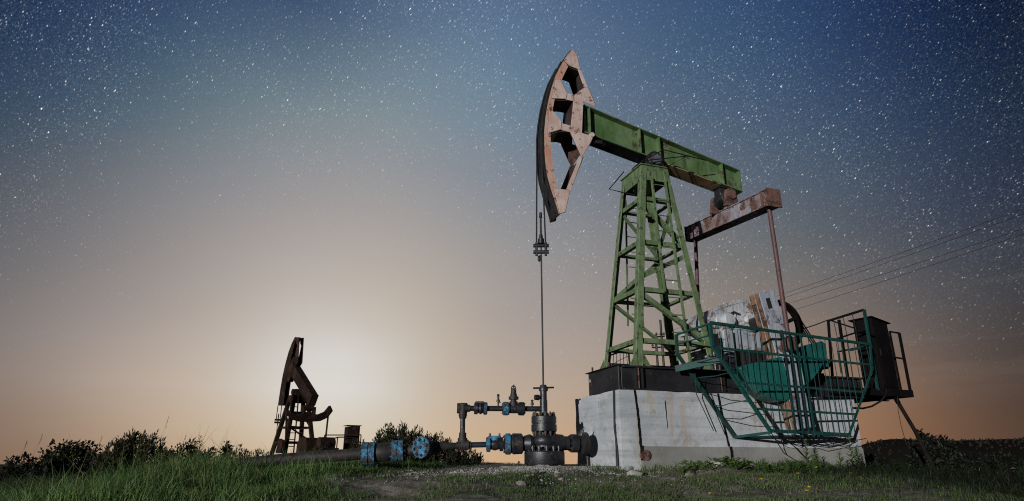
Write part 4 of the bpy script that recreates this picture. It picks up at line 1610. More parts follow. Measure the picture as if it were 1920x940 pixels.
GW = .0
wz = lambda v: zq_(v)
wh = thing('wellhead', FW, (W0.x, W0.y, -.05), 'dark oily wellhead of flanged tees and blue valves under the polished rod', 'wellhead')
mb = MB()
c = W0
mb.lathe(c + V((0, 0, -.3)), c + V((0, 0, .20)), [(0, .30), (.58, .30), (.58, .325), (.62, .335), (.97, .335), (1, .32)], 36)
fl0 = mb.build('base_flange', 'iron', wh)
bolts(fl0, c + V((0, 0, .20)), (0, 0, 1), .275, 14, .16, .030)
zt1 = wz(812)
mb = MB()
mb.lathe(c + V((0, 0, .20)), c + V((0, 0, zt1)), [(0, .21), (.12, .17), (.30, .165), (.42, .20), (.62, .21), (.8, .18), (.9, .16), (1, .16)], 30)
tee = mb.build('tee_body', 'iron', wh)
zt2, ztm = wz(781), wz(797)
zf = zt1 + .02
mb = MB()
mb.lathe(c + V((0, 0, zf)), c + V((0, 0, zt2)), [(0, .205), (.03, .215), (.46, .215), (.48, .19), (.52, .19), (.54, .212), (.97, .212), (1, .2)], 32)
fl1 = mb.build('tubing_flange', 'iron', wh)
bolts(fl1, c + V((0, 0, (zf + zt2) / 2)), (0, 0, 1), .175, 12, (zt2 - zf) + .14, .026, 'iron_rust')
ztop = wz(722)
mb = MB()
mb.lathe(c + V((0, 0, zt2)), c + V((0, 0, ztop)), [(0, .085), (.1, .085), (.1, .065), (.5, .065), (.5, .058), (.8, .058), (.8, .075), (.86, .08), (1, .05)], 20)
sb = mb.build('stuffing_box', 'iron', wh)
zh = ztop - .05
d_ = V((1, .25, 0)).normalized()
MB().tube([c - d_ * .18 + V((0, 0, zh - .01)), c + V((0, 0, zh)), c + d_ * .19 + V((0, 0, zh + .012))], .016, 8).build('handle', 'iron', sb)
zk = wz(746)
mb = MB().lathe(c + V((-.05, -.02, zk)), c + V((-.15, -.06, zk)), [(0, .03), (.3, .03), (.3, .048), (1, .044)], 14)
mb.build('side_plug', 'iron', sb)
# upper pipe run with elbow
zp = wz(767)
E1 = Q(868, 768)
E1.z = zp
mb = MB()
mb.tube([c + V((0, 0, zp)), E1 + V((.04, 0, 0))], .045, 14)
up = mb.build('upper_pipe', 'iron', wh)
dx = V((E1 - c).x * 1, ) if False else (V((E1.x, E1.y, 0)) - V((c.x, c.y, 0))).normalized()


def on_pipe(u):
    p = Q(u, 767)
    f = (c.x - p.x) / (c.x - E1.x)
    return V((p.x, c.y + (E1.y - c.y) * f, zp))


mb = MB()
mb.lathe(E1 - dx * -.10, E1 - dx * .12, [(0, .085), (.35, .085), (.35, .075), (.8, .07), (.8, .06), (1, .06)], 16)
mb.lathe(E1 + V((0, 0, .085)), E1 + V((0, 0, -.17)), [(0, .07), (.1, .084), (.55, .084), (.55, .07), (.8, .07), (1, .055)], 16)
mb.build('elbow', 'pipe', up)


def valve(name, u, r, ln, mats, parent, body=.75):
    p = on_pipe(u)
    mb = MB()
    mb.lathe(p + dx * ln / 2, p - dx * ln / 2, [(0, r * .7), (.02, r * .95), (.27, r), (.30, r * .72), (.5, r * body), (.70, r * .72), (.73, r), (.98, r * .95), (1, r * .7)], 22)
    return mb.build(name, mats, parent), p


v1, p1 = valve('valve', 963, .105, .34, 'iron', up)
for s_, mt in ((.40, 'blue'), (-.40, 'iron')):
    mb = MB().lathe(p1 + dx * (.34 * s_ + .05), p1 + dx * (.34 * s_ - .05), [(0, .09), (.1, .112), (.9, .112), (1, .09)], 18)
    mb.build('valve_flange', mt, v1)
    bolts(v1, p1 + dx * (.34 * s_), dx, .085, 6, .13, .014)
mb = MB()
mb.lathe(p1, p1 + V((0, 0, .40)), [(0, .07), (.3, .07), (.3, .05), (.38, .05), (.38, .085), (.5, .085), (.5, .06), (.62, .055), (.62, .045), (.75, .045), (.75, .03), (.85, .03), (.85, .014), (1, .014)], 16)
bn = mb.build('bonnet', 'pipe', v1)
mb = MB()
mb.tube([p1 + V((-.04, .0, .24)), p1 + V((-.035, 0, .36)), p1 + V((0, 0, .39))], .01, 6)
mb.tube([p1 + V((.04, .0, .24)), p1 + V((.035, 0, .36)), p1 + V((0, 0, .39))], .01, 6)
mb.build('yoke', 'iron', bn)
v2, p2 = valve('valve', 901, .10, .22, 'iron', up, .98)
mb = MB()
mb.lathe(p2 - dx * .06 + V((0, 0, .001)), p2 - dx * .115, [(0, .104), (.8, .104), (1, .09)], 18)
mb.build('valve_flange', 'blue', v2)
mb = MB()
mb.box((p2.x - .09, p2.y - .05, p2.z + .075), (p2.x + .06, p2.y + .05, p2.z + .115))
mb.build('cap', 'pipe', v2, bevel=.01)
for u, hgt in ((934, .24), (998, .15)):
    p = on_pipe(u)
    mb = MB()
    mb.lathe(p, p + V((0, 0, hgt)), [(0, .025), (.2, .025), (.2, .014), (.45, .014), (.45, .03), (.62, .03), (.62, .02), (.85, .02), (.85, .026), (1, .02)], 10)
    if u == 934:
        mb.tube([p + V((0, 0, .14)), p + V((.035, -.01, .09))], .014, 6)
    mb.build('gauge_stub', 'iron', up)
# down pipe and lower tee
T1 = Q(867, 835)
mb = MB()
mb.tube([E1 + V((0, 0, -.1)), V((T1.x, T1.y, T1.z))], .042, 14)
dn = mb.build('down_pipe', 'iron', wh)
cl = V((c.x, c.y, wz(831)))
dl = (T1 - cl).normalized()


def on_low(u):
    p = Q(u, 834)
    f = (cl.x - p.x) / (cl.x - T1.x)
    return cl.lerp(T1, f)


mb = MB()
mb.tube([on_low(996), on_low(850)], .045, 14)
low = mb.build('lower_pipe', 'iron', wh)
mb = MB()
mb.lathe(T1 - dl * .14, T1 + dl * .10, [(0, .06), (.15, .062), (.15, .085), (.85, .085), (.85, .06), (1, .06)], 16)
mb.lathe(T1 + V((0, 0, .01)), T1 + V((0, 0, .2)), [(0, .08), (.55, .08), (.55, .062), (1, .06)], 16)
mb.build('pipe_tee', 'pipe', low)


def segl(name, parent, u0, u1, prof, mat, seg=24):
    mb = MB().lathe(on_low(u0), on_low(u1), prof, seg)
    return mb.build(name, mat, parent)


s1 = segl('coupling', low, 1000, 978, [(0, .12), (.3, .15), (.7, .13), (1, .10)], 'iron')
s2 = segl('union', low, 982, 945, [(0, .11), (.1, .165), (.55, .17), (.6, .15), (.95, .14), (1, .09)], 'iron')
segl('collar', s2, 958, 946, [(0, .15), (.15, .172), (.85, .168), (1, .14)], 'blue')
bolts(s2, on_low(955), dl, .13, 8, .2, .022, 'iron', .3)
s3 = segl('gate_valve', low, 944, 912, [(0, .06), (.02, .11), (.22, .115), (.25, .08), (.5, .10), (.75, .08), (.78, .115), (.97, .11), (1, .06)], 'iron')
segl('valve_flange', s3, 919, 911.5, [(0, .1), (.1, .122), (.9, .118), (1, .09)], 'blue')
pv = on_low(928)
mb = MB()
mb.box((pv.x - .11, pv.y - .07, pv.z + .09), (pv.x + .10, pv.y + .07, pv.z + .135))
mb.lathe(pv, pv + V((0, 0, .1)), [(0, .08), (1, .075)], 14)
bn = mb.build('bonnet', 'blue', s3, bevel=.008)
for sx, sy in ((-.085, -.045), (.075, -.045), (-.085, .045), (.075, .045)):
    MB().lathe(pv + V((sx, sy, .13)), pv + V((sx, sy, .175)), [(0, .018), (1, .016)], 6).build('bolt', 'iron', bn)
# arms on the right toward the block
mb = MB()
pr_ = FM.w((-.30, BC - .02, cl.z))
dr_ = (V((pr_.x, pr_.y, 0)) - V((cl.x, cl.y, 0))).normalized()
ar = lambda s: cl + dr_ * s
mb.lathe(ar(.0), ar(.36), [(0, .16), (.45, .17), (.55, .15), (.9, .14), (1, .11)], 24)
ra = mb.build('arm', 'iron', wh)
mb = MB().lathe(ar(.34), ar(.48), [(0, .09), (.1, .115), (.6, .115), (.75, .09), (1, .09)], 20)
mb.build('coupling', 'iron', ra)
mb = MB().lathe(ar(.47), ar(.60), [(0, .12), (.1, .15), (.9, .15), (1, .12)], 24)
f2 = mb.build('flange', 'iron', ra)
bolts(f2, ar(.535), dr_, .115, 8, .2, .02, 'iron_rust', .2)
mb = MB().lathe(ar(.60), ar(.78), [(0, .11), (.2, .12), (.4, .19), (.9, .185), (1, .15)], 24)
mb.build('blind_cap', 'oil', ra)
bp_ = ar(.60)
for k in range(4):
    a_ = random.uniform(-.5, .5)
    MB().tube([bp_ + V((.02 * k, -.05, .12)), bp_ + V((.03 * k + .03, -.08, .2 + .02 * k))], .008, 5).build('stud', 'oil', ra)
# ---- flow line to the left: tarred pipe with blue flanges
D0 = Q(846, 838)
fl_ = thing('flow_line', FW, (Q(560, 860).x, Q(560, 860).y, -.2), 'long tarred flow pipe with chipped blue flanges lying in the grass', 'pipeline')
PT = lambda u, v, k=0: at(u, v, YL(u) - k)
mb = MB()
A, B = PT(858, 836), PT(822, 838, .03)
mb.lathe(A, B, [(0, .05), (.4, .055), (1, .085)], 16)
fm = mb.build('reducer', 'pipe', fl_)
vd = V((-.50, -.86, .02)).normalized()
C_ = PT(806, 840, .05) + vd * .20
mb = MB().lathe(C_ - vd * .06, C_ + vd * .05, [(0, .12), (.1, .165), (.9, .172), (1, .16)], 30)
bf_ = mb.build('blind_flange', 'blue', fl_)
bolts(bf_, C_ + vd * .02, vd, .125, 8, .15, .027, 'blue', .2)
MB().lathe(C_ + vd * .05, C_ + vd * .075, [(0, .03), (1, .026)], 6).build('centre_plug', 'iron', bf_)
mb = MB().lathe(C_ - vd * .30, C_ - vd * .05, [(0, .10), (.4, .12), (1, .12)], 20)
mb.build('branch', 'pipe', bf_)


def segp(name, u0, u1, v0, v1, prof, mat, parent, seg=26):
    return MB().lathe(PT(u0, v0, .05), PT(u1, v1, .05), prof, seg).build(name, mat, parent)


j = segp('tee', 822, 762, 839, 846, [(0, .10), (.3, .12), (.5, .115), (.75, .085), (1, .08)], 'pipe', fl_)
va = segp('ball_valve', 760, 678, 846, 851, [(0, .09), (.22, .10), (.35, .135), (.55, .15), (.7, .135), (.78, .10), (1, .10)], 'pipe', fl_)
dp_ = (PT(678, 851, .05) - PT(760, 846, .05)).normalized()
for u0, u1, v_, rr in ((757, 735, 845.5, .172), (704, 679, 850, .178)):
    f_ = segp('flange', u0, u1, v_, v_ + 1, [(0, .15), (.03, rr), (.46, rr), (.47, rr * .93), (.53, rr * .93), (.54, rr), (.97, rr), (1, .15)], 'blue', va, 30)
    bolts(f_, PT((u0 + u1) / 2, v_, .05), dp_, rr * .78, 10, .25, .021, 'blue' if u0 > 720 else 'iron', .4)
pts = [PT(684, 851, .05), PT(640, 854, .08), PT(580, 858, .10), PT(520, 863, .12), PT(440, 872, .25), PT(340, 890, .5), PT(220, 912, .9), PT(60, 940, 1.3), PT(-120, 968, 1.6)]
MB().tube(pts, .092, 18).build('pipe_run', 'pipe', fl_)
# little rusty tap by the wellhead
tp = thing('ground_tap', FW, (Q(970, 876).x, WX.y - .35, -.05), 'tiny bent tap sticking up from the crest beside the wellhead', 'tap')
pb = Q(970, 876)
pb.y = WX.y - .35
mb = MB()
mb.tube([pb + V((-.02, 0, -.1)), pb + V((0, 0, .03)), pb + V((.03, 0, .09))], .016, 7)
mb.build('stem', 'iron', tp)
MB().tube([pb + V((-.02, 0, .045)), pb + V((.07, 0, .04))], .012, 6).build('handle', 'iron', tp)

# ---- lime-crusted concrete apron and loose rubble
ap = MB()
rough = []
ca, cb_2 = V((1.0, 10.72, 0)), None
n = 34
for i in range(n):
    t_ = 2 * PI * i / n
    rr = random.uniform(.88, 1.08)
    rough.append(V((1.02 + 1.15 * rr * math.copysign(abs(math.cos(t_)) ** .6, math.cos(t_)), 11.0 + .52 * rr * math.copysign(abs(math.sin(t_)) ** .6, math.sin(t_)), 0)))
ap.prism([p + V((0, 0, -.16)) for p in rough], (0, 0, .128))
ob = ap.build('concrete_apron', 'rubble', org=(1.0, 11.0, -.1))
ob.location = (1.0, 11.0, -.1)
bv = ob.modifiers.new('bevel', 'BEVEL')
bv.width = .02
bv.segments = 2
bv.limit_method = 'ANGLE'
tag(ob, 'broken lime crusted concrete apron round the wellhead foot', 'concrete slab')


def rock_mesh(name, r, mat, seed, flat=.55):
    import bmesh
    bm = bmesh.new()
    bmesh.ops.create_icosphere(bm, subdivisions=2, radius=1)
    q = random.Random(seed)
    dirs = [V((q.gauss(0, 1), q.gauss(0, 1), q.gauss(0, 1))).normalized() for _ in range(9)]
    cut = [q.uniform(.55, .9) for _ in dirs]
    for v in bm.verts:
        for d, k in zip(dirs, cut):
            s_ = v.co.dot(d)
            if s_ > k:
                v.co -= d * (s_ - k)
        v.co = V((v.co.x * r * 1.15, v.co.y * r * .9, v.co.z * r * flat)) * q.uniform(.97, 1.03)
    me = bpy.data.meshes.new(name)
    bm.to_mesh(me)
    bm.free()
    me.materials.append(M[mat])
    return me


RK = [rock_mesh('stone', 1, 'rubble_pale' if i % 3 else 'rubble', i + 5, random.uniform(.45, .75)) for i in range(9)]
RKD = [rock_mesh('stone', 1, 'rubble', i + 50, random.uniform(.4, .6)) for i in range(3)]


def stone(u, v, Y, size, label, group=None, k=0, dark=False, rz=None):
    p = at(u, v, Y)
    o = bpy.data.objects.new('stone', (RKD if dark else RK)[k % (3 if dark else 9)])
    COL.objects.link(o)
    o.location = (p.x, Y, GZ(p.x, Y) + size * .18)
    o.scale = (size, size, size)
    o.rotation_euler = (random.uniform(-.2, .2), random.uniform(-.2, .2), random.uniform(0, 6) if rz is None else rz)
    tag(o, label, 'stone', group)
    return o


stone(1190, 894, 9.75, .11, 'pale squared stone at the foot of the block corner', None, 1, rz=.1)
stone(1228, 897, 9.6, .085, 'small fawn stone right of the squared stone at the block corner', None, 3, rz=.4)
stone(1290, 893, 9.75, .13, 'flat slab of stone on the earth heap by the block', None, 4, dark=True)
stone(1345, 880, 10.0, .13, 'long tilted stone on top of the earth heap by the block', None, 2, rz=.9)
stone(978, 928, 7.9, .085, 'single round stone alone in the foreground grass', None, 6, dark=True)
stone(1003, 893, 9.6, .08, 'brownish stone in the grass below the wellhead', None, 7, dark=True)
for i in range(170):
    u = random.gauss(960, 105)
    u = min(max(u, 770), 1195)
    Y = random.uniform(9.9, 10.75) if random.random() < .7 else random.uniform(8.6, 10.0)
    s_ = random.choice((.012, .014, .016, .02, .024, .03, .04)) * (1.1 if 860 < u < 1130 else .9)
    stone(u, 890, Y, s_, 'small pale lime stone in the rubble strip below the wellhead', 'pale rubble below the wellhead', i)

# finer chips of the same rubble
gm = MB()
gr_ = random.Random(77)
for i in range(5200):
    x = gr_.gauss(.25, 1.0)
    y = gr_.gauss(10.35, .38)
    if gr_.random() < .12:
        x, y = gr_.gauss(-.3, 1.8), gr_.uniform(8.2, 10)
    if not (-2.6 < x < 2.3 and 7.5 < y < 10.95):
        continue
    s_ = gr_.uniform(.005, .016)
    p = V((x, y, GZ(x, y) + s_ * .3))
    k = len(gm.v)
    for q in ((1, 0, 0), (-1, .1, 0), (0, 1, 0), (.1, -1, 0), (0, 0, .8), (0, 0, -.8)):
        gm.v.append(p + V((q[0] * s_ * gr_.uniform(.6, 1.4), q[1] * s_ * gr_.uniform(.6, 1.4), q[2] * s_ * gr_.uniform(.6, 1.2))))
    for f in ((0, 2, 4), (2, 1, 4), (1, 3, 4), (3, 0, 4), (2, 0, 5), (1, 2, 5), (3, 1, 5), (0, 3, 5)):
        gm.face([k + q for q in f])
go = gm.build('gravel', 'rubble_pale')
tag(go, 'fine pale chips of lime rubble scattered below the wellhead', 'gravel', kind='stuff')

# ================================================================== SECOND PUMPING UNIT, FAR
DY = 32.0
E2 = V((math.sin(R(139)), math.cos(R(139)), 0))
pc = at(558, 770, DY)
F2 = Frame((pc.x, pc.y, 0), E2)
ZF2 = at(558, 853, DY).z                       # skid height
P2L = lambda u, v, b: F2.onb(u, v, b)
s2z = GZ(pc.x, pc.y)
u2 = thing('far_pump_jack', F2, (0, 0, ZF2), 'distant dark rusty pumping unit with curved equalizer in the glow', 'pump jack')
SCL = 1.0
# skid
mb = MB()
mb.box((-1.0, -.75, ZF2 - .3), (4.6, -.60, ZF2))
mb.box((-1.0, .60, ZF2 - .3), (4.6, .75, ZF2))
mb.box((-1.0, -.599, ZF2 - .28), (-.85, .599, ZF2 - .02))
mb.box((4.4, -.599, ZF2 - .28), (4.55, .599, ZF2 - .02))
sk2 = mb.build('base_frame', 'far_rust', u2)
TZ = at(562, 742, DY).z
FT2 = {'nl': ((-.85, -.72), (-.22, -.33)), 'nr': ((.75, -.72), (.22, -.33)), 'fl': ((-.85, .72), (-.22, .33)), 'fr': ((.75, .72), (.22, .33))}


def lp2(k, z):
    f = (z - ZF2) / (TZ - ZF2)
    (a0, b0), (a1, b1) = FT2[k]
    return V((a0 + (a1 - a0) * f, b0 + (b1 - b0) * f, z))


tw = MB().box((-.30, -.42, TZ - .35), (.30, .42, TZ)).build('tower', 'far_rust', u2)
for k in FT2:
    MB().bar(lp2(k, ZF2), lp2(k, TZ - .05), .17, .17, (0, 1, 0)).build('leg', 'far_rust', tw)
for f in (.2, .45, .7):
    z = ZF2 + (TZ - ZF2) * f
    for a, b in (('nl', 'nr'), ('nr', 'fr'), ('fl', 'fr'), ('nl', 'fl')):
        MB().bar(lp2(a, z), lp2(b, z), .08, .09, (0, 0, 1)).build('brace', 'far_rust', tw)
for a, b, f0, f1 in (('nl', 'nr', .7, .45), ('nr', 'fr', .45, .2), ('fl', 'fr', .7, .45)):
    MB().bar(lp2(a, ZF2 + (TZ - ZF2) * f0), lp2(b, ZF2 + (TZ - ZF2) * f1), .07, .07, (0, 0, 1)).build('brace', 'far_rust', tw)
l2 = MB().bar((.35, -.5, TZ), (.95, -.8, ZF2), .05, .05, (0, 1, 0)).build('ladder', 'far_rust', u2)
MB().bar((.30, -.15, TZ), (.9, -.35, ZF2), .05, .05, (0, 1, 0)).build('rail', 'far_rust', l2)
for k in range(8):
    f = .1 + k * .11
    p, q = V((.35, -.5, TZ)).lerp(V((.95, -.8, ZF2)), f), V((.30, -.15, TZ)).lerp(V((.9, -.35, ZF2)), f)
    MB().tube([p, q], .02, 5).build('rung', 'far_rust', l2)
# beam from the head down to the tail
HBT, TLT = P2L(550, 689, 0), P2L(588, 751, 0)
ddir = (TLT - HBT).normalized()
mb = MB()
upn = V((-ddir.z, 0, ddir.x))
if upn.z < 0:
    upn = -upn
for sgn in (1, -1):
    mb.bar(HBT + upn * .26 * sgn, TLT + upn * .24 * sgn, .34, .04, (0, 1, 0))
for sgn in (-.13, .13):
    mb.bar(HBT + V((0, sgn, 0)), TLT + V((0, sgn, 0)), .03, .50, (0, 1, 0))
mb.bar(TLT - ddir * .03, TLT + ddir * .0, .34, .56, (0, 1, 0))
bm2 = mb.build('walking_beam', 'far_rust', u2)
for f in (.3, .62):
    p = HBT.lerp(TLT, f)
    MB().bar(p - upn * .24, p + upn * .23, .32, .03, (0, 1, 0)).build('stiffener', 'far_rust', bm2)
MB().lathe((0, -.38, TZ + .16), (0, .38, TZ + .16), [(0, .14), (1, .14)], 16).build('centre_bearing', 'far_rust', u2)
MB().hexa([(-.2, -.3, TZ), (.2, -.3, TZ), (.2, .3, TZ), (-.2, .3, TZ), (-.14, -.26, TZ + .3), (.14, -.26, TZ + .3), (.14, .26, TZ + .3), (-.14, .26, TZ + .3)]).build('saddle', 'far_rust', u2)
# solid-sided head traced in its own plane
hb2 = -.11
H2 = [P2L(u, v, hb2) for u, v in ((553, 632), (547, 644), (541, 660), (535, 682), (530, 704), (525.5, 730), (521, 760.5), (534, 760.5), (538, 745), (543, 718), (548, 708), (562, 683), (560.5, 672), (566, 632))]
O2, I2 = H2[:7], [P2L(u, v, hb2) for u, v in ((556.5, 632.5), (552, 646), (547.5, 662), (543, 684), (538.5, 706), (534.5, 732), (531, 760.5))]
hd2 = MB()
hr2 = []
for i, p in enumerate(O2):
    tn = (O2[min(i + 1, 6)] - O2[max(i - 1, 0)]).normalized()
    nn = V((tn.z, 0, -tn.x))
    if nn.x > 0:
        nn = -nn
    hr2.append((p, p - nn * .05))
for i in range(6):
    hd2.prism([(p.x, hb2 + .021, p.z) for p in (hr2[i][0], hr2[i + 1][0], hr2[i + 1][1], hr2[i][1])], (0, .178, 0))
hd2 = hd2.build('horse_head', 'far_rust', u2)
for b in (hb2, -hb2 - .0):
    mb = MB()
    for i in range(6):
        mb.prism([(p.x, b, p.z) for p in (O2[i], O2[i + 1], I2[i + 1], I2[i])], (0, .02, 0))
    tri = [P2L(u, v, hb2) for u, v in ((555.5, 633), (561.5, 632.5), (558.5, 680), (551, 692), (541, 716), (537, 716), (543, 684), (548, 672), (552.5, 668), (557, 648), (555, 643))]
    mb.prism([(p.x, b + .003, p.z) for p in tri], (0, .02, 0))
    mb.build('side_plate', 'far_rust', hd2)
mt2 = P2L(523, 762, hb2)
cx2 = min(p.x for p in O2) - .03
zc2 = at(523, 783, DY).z
for b in (-.10, .10):
    MB().tube([(O2[6].x - .01, b, O2[6].z), (cx2, b, zc2)], .022, 5).build('bridle_rope', 'far_rust', u2)
mb = MB()
for dz in (0, -.13):
    mb.tube([(cx2, -.17, zc2 + dz), (cx2, .17, zc2 + dz)], .05, 8)
mb.tube([(cx2, 0, zc2 - .25), (cx2, 0, zc2 + .3)], .03, 6)
mb.build('carrier_bar', 'far_rust', u2)
MB().tube([(cx2, 0, zc2), (cx2 - .05, 0, ZF2 - .4)], .018, 5).build('polished_rod', 'far_rust', u2)
# curved equalizer and pitmans
ea2 = P2L(578, 783, 0).x
eqp = [F2.hit(u, v, (ea2, 0, 0), (0, 1)) for u, v in ((537, 763), (541, 771), (550, 776), (562, 777.5), (578, 776.5), (596, 777.5), (609, 772), (618, 761), (624, 763), (622.5, 771), (613, 783.5), (599, 790), (579, 791.5), (560, 790.5), (547, 786), (539, 778), (534, 766))]
mb = MB()
nup = 8
top = eqp[:8]
bot = eqp[8:][::-1]
bot = [bot[0]] + bot
k = 8
for i in range(7):
    q0 = [top[i], top[i + 1], bot[min(i + 2, 9)], bot[min(i + 1, 9)]]
    mb.prism([(p.x - .11, p.y, p.z) for p in q0], (.22, 0, 0))
eq2 = mb.build('equalizer', 'far_rust', u2)
zq2 = eqp[4].z
tb2 = MB()
tb2.lathe((ea2, -.2, zq2 + .28), (ea2, .2, zq2 + .28), [(0, .14), (1, .14)], 14)
tb2.box((ea2 - .12, -.3, zq2 - .02), (ea2 + .12, -.2, zq2 + .33))
tb2.box((ea2 - .12, .2, zq2 - .02), (ea2 + .12, .3, zq2 + .33))
tb2.build('tail_bearing', 'far_rust', u2)
for p in (eqp[7], eqp[0]):
    MB().tube([(p.x, p.y * .98, p.z - .08), (p.x + .1, p.y * .9, ZF2 + .55)], .045, 8).build('pitman_rod', 'far_rust', u2)
for sg in (-1, 1):
    cr2 = MB().hexa([(ea2 - .7, sg * .98, ZF2 + .05), (ea2 - .1, sg * .98, ZF2 + .05), (ea2 - .1, sg * 1.12, ZF2 + .05), (ea2 - .7, sg * 1.12, ZF2 + .05),
                     (ea2 - .5, sg * .98, ZF2 + .7), (ea2 + .0, sg * .98, ZF2 + .6), (ea2 + .0, sg * 1.12, ZF2 + .6), (ea2 - .5, sg * 1.12, ZF2 + .7)]).build('crank', 'far_rust', u2)
mb = MB()
mb.prism([(a, -.45, z) for a, z in ((1.4, ZF2), (2.5, ZF2), (2.5, ZF2 + .4), (2.3, ZF2 + .72), (1.7, ZF2 + .75), (1.4, ZF2 + .5))], (0, .7, 0))
mb.build('gear_reducer', 'far_rust', u2)
mb = MB()
mb.lathe((3.6, -.4, ZF2 + .45), (3.6, .3, ZF2 + .45), [(0, .26), (1, .26)], 16)
mb.box((3.2, -.4, ZF2), (4.0, .4, ZF2 + .25))
mb.build('motor', 'far_rust', u2)
mb = MB()
mb.box((-1.3, -1.0, s2z - .3), (4.9, 1.0, ZF2 - .303))
fb2 = mb.build('concrete_foundation', 'rubble', org=(1.8, 0, s2z))
place(fb2, F2, (1.8, 0, s2z))
tag(fb2, 'low grey concrete base under the distant dark pumping unit', 'foundation block')
# cabinet and railings right of it
c2p = at(658, 838, DY + .5)
fk2 = Frame((c2p.x, c2p.y, 0), (math.sin(R(60)), math.cos(R(60)), 0))
zt2_, zb2_ = at(658, 801, DY + .5).z, at(658, 846, DY + .5).z
k2 = thing('control_cabinet', fk2, (0, 0, zb2_), 'distant dark cabinet on a stand right of the far pumping unit', 'control cabinet')
mb = MB().hexa([(-.3, -.3, zb2_), (.3, -.3, zb2_), (.3, .3, zb2_), (-.3, .3, zb2_), (-.3, -.3, zt2_), (.3, -.3, zt2_ + .04), (.3, .3, zt2_ + .04), (-.3, .3, zt2_)])
kb2 = mb.build('cabinet_body', 'far_rust', k2)
MB().box((-.36, -.36, zt2_ + .045), (.36, .36, zt2_ + .075)).build('roof', 'far_rust', k2)
for sx, sy in ((-.25, -.25), (.25, -.25), (.25, .25), (-.25, .25)):
    MB().box((sx - .04, sy - .04, s2z - .6), (sx + .04, sy + .04, zb2_ - .002)).build('leg', 'far_rust', k2)
MB().box((-.22, -.315, zb2_ + .12), (.22, -.302, zt2_ - .12)).build('door', 'far_rust', k2)
rp = lambda u, v: at(u, v, DY - .2)
zg = at(640, 846, DY - .2).z
r2 = thing('far_railing', FW, tuple(V((rp(640, 820).x, DY - .2, zg))), 'thin dark pipe railing between the far unit and its cabinet', 'railing')
pth = [(604, 836), (606, 826), (609, 816), (640, 816), (677, 815.5)]
MB().tube([rp(*p) for p in pth], .03, 6).build('rail', 'far_rust', r2)
MB().tube([rp(627, 822), rp(634, 820), rp(646, 820)], .03, 6).build('rail', 'far_rust', r2)
for u, v in ((627, 822), (633, 820), (609, 816), (677, 816)):
    p = rp(u, v)
    MB().tube([p, V((p.x, p.y, zg - .6))], .028, 6).build('post', 'far_rust', r2)

# ================================================================== POWER LINE
PYL = 46.0
pt0 = at(1232, 598, PYL)
gp = GZ(pt0.x, PYL)
pw = thing('power_pole', FW, (pt0.x, PYL, gp), 'thin dark twin post power pole seen through the green tower', 'power pole')
for u in (1229, 1238):
    p = at(u, 600 if u > 1230 else 628, PYL)
    MB().tube([V((p.x, PYL, gp - .5)), p], .10, 8, r1=.085).build('post', 'cable', pw)
ca_ = MB()
for v in (632, 652):
    ca_.bar(at(1222, v, PYL), at(1246, v - 1, PYL), .09, .09, (0, 0, 1))
xa = ca_.build('crossarm', 'cable', pw)
for u, v in ((1223, 632), (1231, 631), (1239, 631), (1245, 631), (1224, 652), (1244, 651)):
    p = at(u, v, PYL - .1)
    MB().lathe(p, p + V((0, 0, .28)), [(0, .03), (.4, .03), (.4, .09), (.7, .09), (.75, .05), (1, .06)], 8).build('insulator', 'cable', xa)
for i, ((ua, va_), (ub, vb), lab) in enumerate((((1469, 542.5), (1913, 390), 'topmost of the four thin wires slanting up to the right'), ((1469, 550.5), (1913, 400), 'second wire from the top of the four slanting up to the right'),
                                                ((1472, 562.5), (1920, 425), 'third wire from the top of the four slanting up to the right'), ((1488, 573), (1920, 435), 'lowest of the four thin wires slanting up to the right'))):
    sl = (vb - va_) / (ub - ua)
    f = lambda u: va_ + sl * (u - ua)
    p = at(1226 + i * 6, f(1226 + i * 6) + 4, PYL)
    q = at(2080, f(2080), 20.0)
    pts = []
    for k in range(25):
        s_ = k / 24
        w_ = p.lerp(q, s_)
        pts.append(w_ - V((0, 0, .35 * 4 * s_ * (1 - s_) * .5)))
    mb = MB().tube(pts, .009, 5)
    ob = mb.build('power_line', 'cable', org=tuple(p))
    ob.location = p
    tag(ob, lab, 'wire', 'power lines')

# ================================================================== GRASS


